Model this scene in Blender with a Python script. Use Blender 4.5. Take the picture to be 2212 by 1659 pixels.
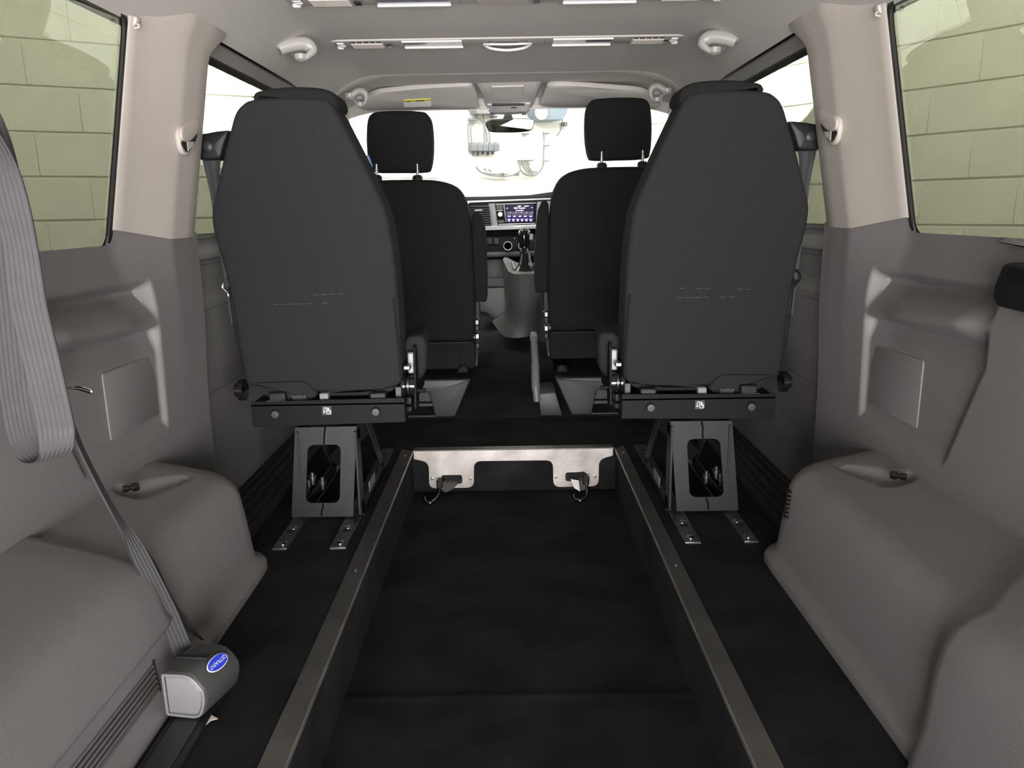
import bpy, bmesh, math, random
from mathutils import Vector, Matrix
random.seed(7)
for o in list(bpy.data.objects): bpy.data.objects.remove(o)
SC = bpy.context.scene
COL = SC.collection

# ------------------------------------------------------------------ camera
F, CX, CY, CAMH = 1661.0, 1106.0, 829.5, 0.80
roll = math.radians(0.9)
dcam = Vector((-4, 376.5, -F)).normalized()
xcam = Vector((math.cos(roll), math.sin(roll), 0)); xcam.z = -(dcam.x*xcam.x + dcam.y*xcam.y)/dcam.z; xcam.normalize()
zcam = xcam.cross(dcam)
RM = Matrix((xcam, dcam, zcam))            # camera space -> world space
CAM = Vector((0, 0, CAMH))
cd = bpy.data.cameras.new('camera'); cam = bpy.data.objects.new('camera', cd); COL.objects.link(cam)
cd.sensor_width = 36; cd.lens = F/2212*36; cd.clip_start = 0.02
cam.matrix_world = Matrix.Translation(CAM) @ RM.to_4x4()
SC.camera = cam

# ------------------------------------------------------------------ world, added fill lights and spots, exposure
W = bpy.data.worlds.new('world'); SC.world = W; W.use_nodes = True
bgn = W.node_tree.nodes['Background']; bgn.inputs[0].default_value = (1.0, 0.965, 0.93, 1); bgn.inputs[1].default_value = 0.25
SC.view_settings.view_transform = 'Standard'; SC.view_settings.look = 'None'
SC.view_settings.exposure = 0.0; SC.view_settings.gamma = 1; SC.view_settings.use_curve_mapping = False

def lamp(name, loc, target, sx, sy, power, color=(1, 1, 1)):
    l = bpy.data.lights.new(name, 'AREA'); l.shape = 'RECTANGLE'; l.size = sx; l.size_y = sy; l.energy = power; l.color = color
    o = bpy.data.objects.new(name, l); COL.objects.link(o); o.location = loc
    o.rotation_euler = (Vector(target)-Vector(loc)).to_track_quat('-Z', 'Y').to_euler()
    o['kind'] = 'structure'
    return o
lamp('wall_fill_light', (-1.2, 3.0, 2.3), (-1.9, 4.5, 1.0), 2.0, .8, 150, (1, .97, .93))  # three unseen area lights added to whiten the garage walls
lamp('wall_fill_light', (0.0, 3.2, 2.4), (0.2, 5.5, 1.1), 2.4, 1.0, 15, (1, .98, .96))
lamp('wall_fill_light', (1.3, 2.8, 2.3), (2.0, 4.3, 1.0), 2.0, .8, 150, (1, .97, .93))
# two unseen spots, added to throw hard-edged white patches on the block walls
def spot(name, loc, target, deg, power):
    l = bpy.data.lights.new(name, 'SPOT'); l.energy = power; l.spot_size = math.radians(deg); l.spot_blend = .04; l.shadow_soft_size = .01
    o = bpy.data.objects.new(name, l); COL.objects.link(o); o.location = loc
    o.rotation_euler = (Vector(target)-Vector(loc)).to_track_quat('-Z', 'Y').to_euler(); o['kind'] = 'structure'
spot('wall_patch_spot', (-.75, 2.9, 2.3), (-1.54, 4.656, 1.50), 17, 5200)
spot('wall_patch_spot', (.75, 2.9, 2.3), (1.62, 4.78, 1.475), 12, 6000)
# unseen area light added behind the van to fill the interior through the tailgate
lamp('rear_fill_light', (0.3, -3.0, 0.35), (0, 1.5, 0.5), 3.8, 1.9, 560, (1, .95, .93))

# ------------------------------------------------------------------ pixel helpers (photo pixels, 2212 x 1659)
def ray(px, py): return RM @ Vector((px-CX, CY-py, -F))
def P(px, py, **k):
    v = ray(px, py); a = 'xyz'.index(list(k)[0]); val = list(k.values())[0]
    return CAM + v*((val-CAM[a])/v[a])
def PP(px, py, p0, n):
    v = ray(px, py); p0 = Vector(p0); n = Vector(n)
    return CAM + v*((p0-CAM).dot(n)/v.dot(n))

# ------------------------------------------------------------------ materials
MATS = {}
def lin(c): return tuple(((x/255)/12.92 if x/255 <= .04045 else (((x/255)+.055)/1.055)**2.4) for x in c)
def mat(name, col, rough=.5, metal=0, bump=0, bscale=300, mottle=0, mscale=8, spec=.5, detail=2, col2=None, stretch=None, emit=0):
    if name in MATS: return MATS[name]
    m = bpy.data.materials.new(name); m.use_nodes = True; nt = m.node_tree; b = nt.nodes['Principled BSDF']
    b.inputs['Base Color'].default_value = (*col, 1); b.inputs['Roughness'].default_value = rough; b.inputs['Metallic'].default_value = metal
    b.inputs['Specular IOR Level'].default_value = spec
    tc = nt.nodes.new('ShaderNodeTexCoord'); src = tc.outputs['Object']
    if stretch:
        mp = nt.nodes.new('ShaderNodeMapping'); mp.inputs['Scale'].default_value = stretch; nt.links.new(src, mp.inputs[0]); src = mp.outputs[0]
    n = nt.nodes.new('ShaderNodeTexNoise'); n.inputs['Scale'].default_value = mscale; n.inputs['Detail'].default_value = 5; nt.links.new(src, n.inputs[0])
    r = nt.nodes.new('ShaderNodeMapRange'); r.inputs[1].default_value = .35; r.inputs[2].default_value = .68; nt.links.new(n.outputs[0], r.inputs[0])
    mx = nt.nodes.new('ShaderNodeMix'); mx.data_type = 'RGBA'; nt.links.new(r.outputs[0], mx.inputs[0])
    c2 = col2 if col2 else tuple(min(1, x*(1+mottle)) for x in col)
    c1 = col if col2 else tuple(x*(1-mottle) for x in col)
    mx.inputs[6].default_value = (*c1, 1); mx.inputs[7].default_value = (*c2, 1); nt.links.new(mx.outputs[2], b.inputs['Base Color'])
    if bump:
        n2 = nt.nodes.new('ShaderNodeTexNoise'); n2.inputs['Scale'].default_value = bscale; n2.inputs['Detail'].default_value = detail; nt.links.new(src, n2.inputs[0])
        bp = nt.nodes.new('ShaderNodeBump'); bp.inputs['Strength'].default_value = min(1, bump); bp.inputs['Distance'].default_value = .002
        nt.links.new(n2.outputs[0], bp.inputs['Height']); nt.links.new(bp.outputs[0], b.inputs['Normal'])
    if emit:
        b.inputs['Emission Color'].default_value = (*col, 1); b.inputs['Emission Strength'].default_value = emit
    MATS[name] = m; return m
def glass(name, tint, refl=1.45):
    m = bpy.data.materials.new(name); m.use_nodes = True; nt = m.node_tree; nt.nodes.clear()
    o = nt.nodes.new('ShaderNodeOutputMaterial'); t = nt.nodes.new('ShaderNodeBsdfTransparent'); g = nt.nodes.new('ShaderNodeBsdfGlossy')
    t.inputs[0].default_value = (*tint, 1); g.inputs['Roughness'].default_value = 0.0; g.inputs[0].default_value = (.9, .95, .92, 1)
    f = nt.nodes.new('ShaderNodeLayerWeight'); f.inputs['Blend'].default_value = .5
    pw = nt.nodes.new('ShaderNodeMath'); pw.operation = 'POWER'; pw.inputs[1].default_value = 5; nt.links.new(f.outputs['Facing'], pw.inputs[0])
    ml = nt.nodes.new('ShaderNodeMath'); ml.operation = 'MULTIPLY_ADD'; ml.inputs[1].default_value = 1-refl; ml.inputs[2].default_value = refl; nt.links.new(pw.outputs[0], ml.inputs[0])
    mx = nt.nodes.new('ShaderNodeMixShader'); nt.links.new(ml.outputs[0], mx.inputs[0]); nt.links.new(t.outputs[0], mx.inputs[1]); nt.links.new(g.outputs[0], mx.inputs[2])
    nt.links.new(mx.outputs[0], o.inputs[0]); return m
M_TRIM = mat('grey_trim_plastic', (.190, .182, .183), .5, bump=.25, bscale=900, mottle=.03)
M_TRIM2 = mat('dark_door_plastic', (.15, .145, .145), .5, bump=.25, bscale=900, mottle=.03)
M_PILLAR = mat('beige_pillar_plastic', (.49, .455, .415), .55, bump=.15, bscale=900, mottle=.02)
M_HEAD = mat('headliner_fabric', (.55, .535, .505), .95, bump=.3, bscale=1400, mottle=.03, mscale=3)
M_HEADP = mat('pale_roof_plastic', (.50, .48, .46), .5, mottle=.02)
M_HEADL = mat('light_roof_plastic', (.66, .65, .64), .35, mottle=.02)
M_STRIP = mat('lamp_strip_plastic', (.47, .455, .435), .5, mottle=.02)
M_DCHR = mat('dark_chrome', (.22, .22, .23), .22, 1)
M_DASH = mat('soft_dash', (.010, .010, .011), .9, bump=.2, bscale=900, spec=.08)
M_RAIL = mat('door_rail_grey', (.30, .295, .285), .4, mottle=.03)
M_GRIP = mat('grab_handle_plastic', (.36, .35, .335), .35, mottle=.02)
M_LENS = mat('lamp_lens', (.30, .30, .36), .08, mottle=.2, mscale=20)
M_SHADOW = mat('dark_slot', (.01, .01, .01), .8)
M_FAB = mat('charcoal_seat_fabric', (.0195, .0195, .021), .95, bump=.6, bscale=1100, mottle=.04, mscale=90, spec=.2)
M_FABD = mat('black_seat_fabric', (.0125, .0125, .014), .95, bump=.6, bscale=1100, mottle=.04, mscale=90, spec=.2)
M_STITCH = mat('pale_stitching', (.08, .08, .08), .8)
M_BLK = mat('black_plastic', (.011, .011, .012), .45, spec=.3, bump=.1, bscale=900)
M_BLKG = mat('grey_black_plastic', (.030, .030, .031), .45, bump=.15, bscale=900)
M_BLKS = mat('satin_black_steel', (.005, .005, .0055), .6, spec=.15)
M_GLOSS = mat('gloss_black', (.008, .008, .009), .12)
M_RUB = mat('black_rubber', (.012, .012, .012), .6)
M_CARPET = mat('black_carpet', (.0105, .0105, .0115), 1.0, bump=.9, bscale=700, spec=.15, mscale=7, col2=(.022, .022, .0235), detail=4)
M_CABCARPET = mat('cab_carpet', (.012, .013, .0145), 1.0, bump=.9, bscale=700, spec=.15, mscale=6, col2=(.022, .0235, .026), detail=4)
M_ALU = mat('brushed_aluminium', (.30, .295, .28), .42, 1, bump=.1, bscale=200, mscale=9, col2=(.38, .37, .35))
M_ALUP = mat('stained_aluminium', (.34, .32, .305), .42, .85, bump=.1, bscale=200, mscale=11, col2=(.58, .55, .52))
M_PED = mat('pedestal_grey_paint', (.021, .0205, .0215), .5, spec=.3, mottle=.12, mscale=9)
M_STEEL = mat('zinc_steel', (.35, .37, .37), .35, 1, mottle=.25, mscale=30)
M_CHROME = mat('chrome', (.8, .8, .82), .12, 1)
M_SILVER = mat('silver_plastic', (.55, .56, .57), .3, .4)
M_WEB = mat('grey_webbing', (.062, .0605, .066), .75, bump=.3, bscale=900, mottle=.06, mscale=40)
M_WEBD = mat('dark_webbing', (.04, .04, .043), .75, bump=.3, bscale=900, mottle=.06, mscale=40)
M_RETR = mat('retractor_grey_plastic', (.055, .058, .056), .28, mottle=.03)
M_RETRF = mat('retractor_end_cap', (.19, .19, .205), .28)
M_BLUE = mat('blue_print', (.02, .05, .62), .4)
M_LBLUE = mat('light_blue_tag', (.10, .25, .62), .6)
M_WHITE = mat('white_print', (.85, .85, .85), .5)
M_YEL = mat('yellow_print', (.62, .60, .10), .5)
M_RED = mat('dark_red_print', (.16, .07, .07), .5)
M_DKP = mat('black_print', (.03, .03, .03), .5)
M_PAPER = mat('paper_tag', (.75, .70, .66), .8, mottle=.1, mscale=50)
M_CONS = mat('mid_grey_console', (.055, .056, .055), .5, bump=.2, bscale=900)
M_DASHG = mat('dash_grey', (.13, .133, .137), .4)
M_BLOCK = mat('painted_block', (.80, .79, .74), .8, bump=1.0, bscale=55, mottle=.04, mscale=3, detail=6)
M_MORT = mat('painted_mortar', (.74, .72, .66), .9, bump=.6, bscale=60)
M_CONC = mat('garage_concrete', (.55, .54, .52), .85, bump=.3, bscale=40, mottle=.15, mscale=2)
M_SCRD = mat('screen_dark', (.016, .012, .028), .2, spec=0, emit=1.0)
M_SCRB = mat('screen_blue', (.018, .012, .06), .2, spec=0, emit=1.0)
M_SCRT = mat('screen_tile', (.06, .05, .08), .2, spec=0, emit=1.0)
M_SCRW = mat('screen_text', (.9, .82, .95), .3, emit=1.0)
M_MIRR = mat('mirror_glass', (.75, .78, .72), .02, 1)
M_EQ = mat('equipment_grey', (.16, .17, .185), .6, mottle=.1)
M_EQB = mat('equipment_blue_grey', (.20, .25, .30), .6, mottle=.1)
M_CABLE = mat('cable_grey', (.22, .22, .22), .6)
M_GOLD = mat('brass', (.55, .38, .12), .35, 1)
G_TINT = glass('privacy_glass', (.362, .372, .318), .07)
G_SCREEN = glass('windscreen_glass', (.93, .96, .94), .04)

# ------------------------------------------------------------------ mesh builder
def V3(p): return Vector(p)
class MB:
    def __init__(s): s.v = []; s.f = []
    def add(s, vs, fs):
        n = len(s.v); s.v += [Vector(p) for p in vs]; s.f += [tuple(i+n for i in f) for f in fs]; return s
    def box(s, c, d, rot=None):
        c = Vector(c); vs = []
        for x in (-.5, .5):
            for y in (-.5, .5):
                for z in (-.5, .5):
                    q = Vector((x*d[0], y*d[1], z*d[2])); q = (rot @ q) if rot else q; vs.append(c+q)
        return s.add(vs, [(0, 1, 3, 2), (4, 6, 7, 5), (0, 4, 5, 1), (2, 3, 7, 6), (0, 2, 6, 4), (1, 5, 7, 3)])
    def bb(s, x0, x1, y0, y1, z0, z1): return s.box(((x0+x1)/2, (y0+y1)/2, (z0+z1)/2), (abs(x1-x0), abs(y1-y0), abs(z1-z0)))
    def bar(s, a, b, w, h, up=(0, 0, 1)):
        a = Vector(a); b = Vector(b); t = (b-a).normalized(); u = Vector(up); r = t.cross(u).normalized(); u = r.cross(t)
        vs = []
        for p in (a, b):
            for i, j in ((-1, -1), (1, -1), (1, 1), (-1, 1)): vs.append(p + r*(w/2*i) + u*(h/2*j))
        return s.add(vs, [(0, 1, 2, 3), (7, 6, 5, 4), (0, 4, 5, 1), (1, 5, 6, 2), (2, 6, 7, 3), (3, 7, 4, 0)])
    def rings(s, rs, cap0=True, cap1=True, closed=True):
        n = len(rs[0]); vs = [p for r in rs for p in r]; fs = []
        for i in range(len(rs)-1):
            for j in range(n if closed else n-1):
                k = (j+1) % n; fs.append((i*n+j, i*n+k, (i+1)*n+k, (i+1)*n+j))
        if cap0: fs.append(tuple(range(n-1, -1, -1)))
        if cap1: fs.append(tuple((len(rs)-1)*n+j for j in range(n)))
        return s.add(vs, fs)
    def tube(s, path, r, n=10, cap=True):
        path = [Vector(p) for p in path]; rs = []; m = len(path); up = None
        for i, p in enumerate(path):
            t = (path[min(i+1, m-1)]-path[max(i-1, 0)]).normalized()
            if up is None: up = Vector((0, 0, 1)) if abs(t.z) < .9 else Vector((1, 0, 0))
            a = t.cross(up).normalized(); b = a.cross(t).normalized(); up = b
            rr = r[i] if isinstance(r, (list, tuple)) else r
            rs.append([p + a*(rr*math.cos(2*math.pi*k/n)) + b*(rr*math.sin(2*math.pi*k/n)) for k in range(n)])
        return s.rings(rs, cap, cap)
    def lathe(s, o, axis, prof, n=20):
        o = Vector(o); ax = Vector(axis).normalized(); a = ax.orthogonal().normalized(); b = ax.cross(a)
        return s.rings([[o + ax*h + (a*math.cos(2*math.pi*k/n)+b*math.sin(2*math.pi*k/n))*max(r, 1e-5) for k in range(n)] for r, h in prof])
    def prism(s, pts, O, U, V, Wd, depth, bev=.008, seg=3, dome=0, back=True):
        O, U, V, Wd = map(Vector, (O, U, V, Wd)); pts = [Vector((p[0], p[1])) for p in pts]
        if area(pts) < 0: pts = pts[::-1]
        def ring(ins, w):
            return [O + U*q.x + V*q.y + Wd*w for q in offset(pts, -ins)]
        rs = []
        cx = sum((p for p in pts), Vector((0, 0)))/len(pts)
        if dome:
            base = offset(pts, -bev)
            for sc in (.12, .3, .5, .68, .84, .94):
                rs.append([O + U*(cx+(q-cx)*sc).x + V*(cx+(q-cx)*sc).y - Wd*(dome*(1-sc*sc)) for q in base])
        for i in range(seg+1):
            t = math.pi/2*i/seg; rs.append(ring(bev*(1-math.sin(t)), bev*(1-math.cos(t))))
        if back:
            for i in range(seg+1):
                t = math.pi/2*i/seg; rs.append(ring(bev*(1-math.cos(t)), depth-bev*(1-math.sin(t))))
        else: rs.append(ring(0, depth))
        return s.rings(rs)
    def frame(s, outer, inner, O, U, V, Wd, depth):
        O, U, V, Wd = map(Vector, (O, U, V, Wd)); n = len(outer)
        def r(pts, w): return [O + U*p[0] + V*p[1] + Wd*w for p in pts]
        return s.rings([r(outer, 0), r(outer, depth), r(inner, depth), r(inner, 0), r(outer, 0)], False, False)
    def grid(s, rows, flip=False):
        n = len(rows[0]); vs = [p for r in rows for p in r]
        fs = [(i*n+j, i*n+j+1, (i+1)*n+j+1, (i+1)*n+j) for i in range(len(rows)-1) for j in range(n-1)]
        return s.add(vs, fs)
    def ribbon(s, cl, th=.0014, n=15, ribs=0, amp=.0006):
        """cl: list of (centre, width vector)"""
        m = len(cl); top = []; bot = []
        for i, (c, w) in enumerate(cl):
            t = (cl[min(i+1, m-1)][0]-cl[max(i-1, 0)][0]).normalized(); nn = t.cross(w).normalized()
            top.append([c + w*(k/(n-1)-.5) + nn*(th/2 + (amp*math.cos(2*math.pi*ribs*k/(n-1)) if ribs else 0)) for k in range(n)])
            bot.append([c + w*(k/(n-1)-.5) - nn*(th/2 + (amp*math.cos(2*math.pi*ribs*k/(n-1)) if ribs else 0)) for k in range(n)])
        return s.rings([a + b[::-1] for a, b in zip(top, bot)])
    def mirror(s):
        s.v = [Vector((-p.x, p.y, p.z)) for p in s.v]; s.f = [tuple(reversed(f)) for f in s.f]; return s
    def side(s, sg): return s if sg < 0 else s.mirror()
    def obj(s, name, m, parent=None, smooth=True, bevel=0, bseg=2, angle=40, label=None, kind=None, recalc=True, cat=None, group=None, sub=0):
        me = bpy.data.meshes.new(name)
        org = Vector((0, 0, 0))
        if parent is not None: org = ORG[parent.name]
        elif kind is None and s.v:
            org = Vector(((min(p.x for p in s.v)+max(p.x for p in s.v))/2, (min(p.y for p in s.v)+max(p.y for p in s.v))/2, min(p.z for p in s.v)))
        me.from_pydata([p-org for p in s.v], [], s.f)
        if recalc:
            bm = bmesh.new(); bm.from_mesh(me); bmesh.ops.recalc_face_normals(bm, faces=bm.faces); bm.to_mesh(me); bm.free()
        me.materials.append(m)
        if smooth:
            me.polygons.foreach_set('use_smooth', [True]*len(me.polygons)); me.set_sharp_from_angle(angle=math.radians(angle))
        me.update()
        o = bpy.data.objects.new(name, me); COL.objects.link(o)
        if parent is not None: o.parent = parent
        else: o.location = org
        ORG[o.name] = org
        if bevel:
            b = o.modifiers.new('bevel', 'BEVEL'); b.width = bevel; b.segments = bseg; b.limit_method = 'ANGLE'; b.angle_limit = math.radians(35)
        if sub:
            b = o.modifiers.new('sub', 'SUBSURF'); b.levels = sub; b.render_levels = sub
        if label: o['label'] = label
        if kind: o['kind'] = kind
        if cat: o['category'] = cat
        if group: o['group'] = group
        return o
ORG = {}
def area(p): return sum(p[i].x*p[(i+1) % len(p)].y - p[(i+1) % len(p)].x*p[i].y for i in range(len(p)))/2
def offset(pts, d):
    n = len(pts); out = []
    for i in range(n):
        a, b, c = pts[i-1], pts[i], pts[(i+1) % n]
        e1 = (b-a); e2 = (c-b)
        e1 = e1.normalized() if e1.length > 1e-9 else Vector((1, 0)); e2 = e2.normalized() if e2.length > 1e-9 else e1
        n1 = Vector((e1.y, -e1.x)); n2 = Vector((e2.y, -e2.x)); nn = n1+n2
        if nn.length < 1e-6: nn = n1
        nn.normalize(); k = max(.5, nn.dot(n1)); out.append(b + nn*(d/k))
    return out
def rnd(pts, r=.02, n=5):
    """fillet the corners of a polygon; a point may carry its own radius as third value"""
    out = []; m = len(pts)
    for i in range(m):
        a, b, c = (Vector(pts[i-1][:2]), Vector(pts[i][:2]), Vector(pts[(i+1) % m][:2]))
        rr = pts[i][2] if len(pts[i]) > 2 else r
        d = min(rr, (a-b).length*.48, (c-b).length*.48)
        p = b+(a-b).normalized()*d; q = b+(c-b).normalized()*d
        for k in range(n+1):
            t = k/n; out.append(p*(1-t)**2 + b*2*t*(1-t) + q*t*t)
    return out
def spline(pts, n=6, closed=False):
    pts = [Vector(p) for p in pts]; m = len(pts); out = []
    rng = m if closed else m-1
    for i in range(rng):
        if closed: p0, p1, p2, p3 = pts[i-1], pts[i], pts[(i+1) % m], pts[(i+2) % m]
        else: p0, p1, p2, p3 = pts[max(i-1, 0)], pts[i], pts[i+1], pts[min(i+2, m-1)]
        for k in range(n):
            t = k/n; out.append(.5*((2*p1)+(p2-p0)*t+(2*p0-5*p1+4*p2-p3)*t*t+(3*p1-p0-3*p2+p3)*t**3))
    if not closed: out.append(pts[-1])
    return out
def ell(cx, cy, rx, ry, n=24): return [Vector((cx+rx*math.cos(2*math.pi*k/n), cy+ry*math.sin(2*math.pi*k/n))) for k in range(n)]
def sm(a, b, x):
    t = max(0, min(1, (x-a)/(b-a))); return t*t*(3-2*t)
def thing(name, loc, label, cat, group=None):
    o = bpy.data.objects.new(name, None); COL.objects.link(o); o.location = loc; o.empty_display_size = .05
    o['label'] = label; o['category'] = cat
    if group: o['group'] = group
    ORG[o.name] = Vector(loc); return o
def textmb(txt, O, U, V, h, align='CENTER'):
    """lettering as a mesh: height h, laid in the plane O + U*x + V*y"""
    c = bpy.data.curves.new('t', 'FONT'); c.body = txt; c.size = 1; c.align_x = align; c.align_y = 'CENTER'; c.resolution_u = 2
    o = bpy.data.objects.new('t', c); COL.objects.link(o)
    dg = bpy.context.evaluated_depsgraph_get(); dg.update()
    me = bpy.data.meshes.new_from_object(o.evaluated_get(dg))
    mb = MB(); O, U, V = Vector(O), Vector(U), Vector(V)
    mb.add([O + U*(v.co.x*h) + V*(v.co.y*h) for v in me.vertices], [tuple(p.vertices) for p in me.polygons])
    bpy.data.objects.remove(o); bpy.data.curves.remove(c); bpy.data.meshes.remove(me)
    return mb
XU, YU, ZU = Vector((1, 0, 0)), Vector((0, 1, 0)), Vector((0, 0, 1))
SIDE = {-1: 'left', 1: 'right'}

# ================================================================== THE SETTING
# ---- garage around the van: two block walls meeting ahead of the nose, concrete floor
GA0, GAD = Vector((-2.3, 4.25, 0)), Vector((.88, .47, 0)).normalized()
GB0, GBD = Vector((2.24, 3.93, 0)), Vector((-.588, .809, 0)).normalized()
GAN = Vector((GAD.y, -GAD.x, 0)); GBN = Vector((-GBD.y, GBD.x, 0))      # towards the van
ZB = -.58
def garage_wall(name, p0, d, n, t0, t1, b0, b1, zj):
    mb = MB(); a = p0+d*t0-n*.012; b = p0+d*t1-n*.012; th = -n*.2
    vs = []
    for q in (a, b, b+th, a+th): vs += [q+ZU*ZB, q+ZU*3.2]
    mb.add(vs, [(0, 2, 3, 1), (2, 4, 5, 3), (4, 6, 7, 5), (6, 0, 1, 7), (1, 3, 5, 7), (0, 6, 4, 2)])
    w = mb.obj(name, M_MORT, kind='structure', smooth=False)
    blk = None; L, Hh = .44, .215
    c = 0; z = zj - .225*3
    while z < zj + .225*7:
        off = .225 if c % 2 else 0
        t = b0 - off
        while t < b1:
            ctr = p0 + d*(t+.225) + ZU*(z+.1125) - n*.03
            if blk is None:
                m2 = MB(); rot = Matrix((d, -n, ZU)).transposed(); m2.box((0, 0, 0), (L+.0095, .06, Hh), rot)
                blk = m2.obj('block', M_BLOCK, parent=w, bevel=.004); blk.location = ctr; o = blk
            else:
                o = blk.copy(); COL.objects.link(o); o.parent = w; o.location = ctr
            o.rotation_euler = (0, 0, 0)
            o.location = ctr + n*random.uniform(-.0015, .0015)
            t += .45
        z += .225; c += 1
    return w
def wall_hit(px, py, p0, n): return PP(px, py, p0, n)
zja = wall_hit(230, 383, GA0, GAN).z; zjb = wall_hit(2050, 388, GB0, GBN).z
WG1 = garage_wall('wall_garage_left', GA0, GAD, GAN, -4, 3.55, -1.75, 1.65, zja)
WG2 = garage_wall('wall_garage_right', GB0, GBD, GBN, -4.5, 2.45, -1.6, 1.9, zjb)
MB().bb(-7, 7, -5, 8, ZB-.1, ZB).obj('floor_garage', M_CONC, kind='structure', smooth=False)

# ---- van floor with the lowered wheelchair well
WELL, WEND, WZ = .345, 2.515, -.15
fl = MB()
for s in (-1, 1): fl.bb(s*WELL, s*.80, .25, WEND, -.03, 0)
fl.bb(-.80, .80, WEND, 2.93, -.03, 0)
FLOOR = fl.obj('floor', M_CARPET, kind='structure', smooth=False)
wf = MB(); ycr = P(1106, 1503, z=WZ).y
ys = [.25, .6, ycr-.06, ycr-.03, ycr-.008, ycr, ycr+.008, ycr+.03, ycr+.06, 1.7, 2.2, WEND+.02]
zs = [WZ-.012, WZ-.008, WZ-.0005, WZ, WZ, WZ+.002, WZ, WZ, WZ, WZ, WZ, WZ]
wf.grid([[Vector((x, y, z)) for x in (-.36, -.12, .12, .36)] for y, z in zip(ys, zs)])
wf.obj('well_floor', M_CARPET, parent=FLOOR, smooth=True, angle=60)
for s in (-1, 1):
    MB().bb(s*(WELL+.003), s*(WELL+.03), .25, WEND, WZ-.06, -.036).obj('well_side', M_CARPET, parent=FLOOR, smooth=False)
    MB().bb(s*(WELL+.014), s*(WELL+.03), .25, WEND, -.04, -.004).obj('well_side_recess', M_RUB, parent=FLOOR, smooth=False)
MB().bb(-.37, .37, WEND+.006, WEND+.02, WZ-.02, -.004).obj('well_front', M_CARPET, parent=FLOOR, smooth=False)
cf = MB()
cf.grid([[Vector((x, y, z)) for x in (-.82, -.3, .3, .82)] for y, z in ((2.93, 0), (2.96, .012), (3.2, .045), (3.45, .09), (3.7, .16), (4.05, .21), (4.5, .4))])
cf.obj('cab_floor', M_CABCARPET, parent=FLOOR)
# black ribbed floor liner along the sliding door side
for s in (-1, 1):
    mb = MB().bb(-.80, -.665, 1.62, 2.93, 0, .018)
    for k in range(4): mb.bb(-.79+k*.03, -.78+k*.03, 1.62, 2.93, .018, .024)
    mb.side(s).obj('step_liner', M_RUB, parent=FLOOR, smooth=False, bevel=.002)

# ---- ceiling
def zc(x, y):
    a = abs(x); z = 1.29
    if a > .5: z -= .085*((a-.5)/.19)**2 if a <= .69 else .085 + .75*(a-.69)
    if a > .4: z -= .03*sm(2.55, 3.0, y)*((a-.4)/.29)**2
    return z
xs = [i/24*.69 for i in range(-24, 25)]
ROOF = MB().grid([[Vector((x, y, zc(x, y))) for x in xs] for y in [.2+i*.07 for i in range(40)]+[3.0]]).obj('ceiling', M_HEAD, kind='structure')
for s in (-1, 1):
    MB().grid([[Vector((s*x, y, zc(x, y))) for x in (.688, .70, .715, .735, .75)] for y in (.2, .8, 1.4, 1.75, 1.96)]).obj('ceiling_edge', M_HEAD, parent=ROOF)
def zh(x, y):
    a = abs(x); z = 1.290 - .03*(max(0, y-3.28)/.16)**2; a0 = .38 + .13*sm(3.0, 3.22, y)
    if a > a0: z -= .085*((a-a0)/.29)**2
    t = sm(3.0, 3.06, y)
    return z*t + (zc(x, 3.0)-.0015)*(1-t)
xh = [i/20*.74 for i in range(-20, 21)]
HDR = MB().grid([[Vector((x, 2.992, zc(x, 3.0)+.004)) for x in xh]] + [[Vector((x, y, zh(x, y))) for x in xh] for y in (3.0, 3.03, 3.06, 3.1, 3.17, 3.25, 3.3, 3.34, 3.38, 3.41, 3.44)]).obj('trim_windscreen_header', M_HEADP, kind='structure', angle=60)
MB().grid([[Vector((x, 3.44, zh(x, 3.44)+dz)) for x in xh] for dz in (0, -.045)]).obj('header_lip', M_HEADP, parent=HDR)

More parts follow.
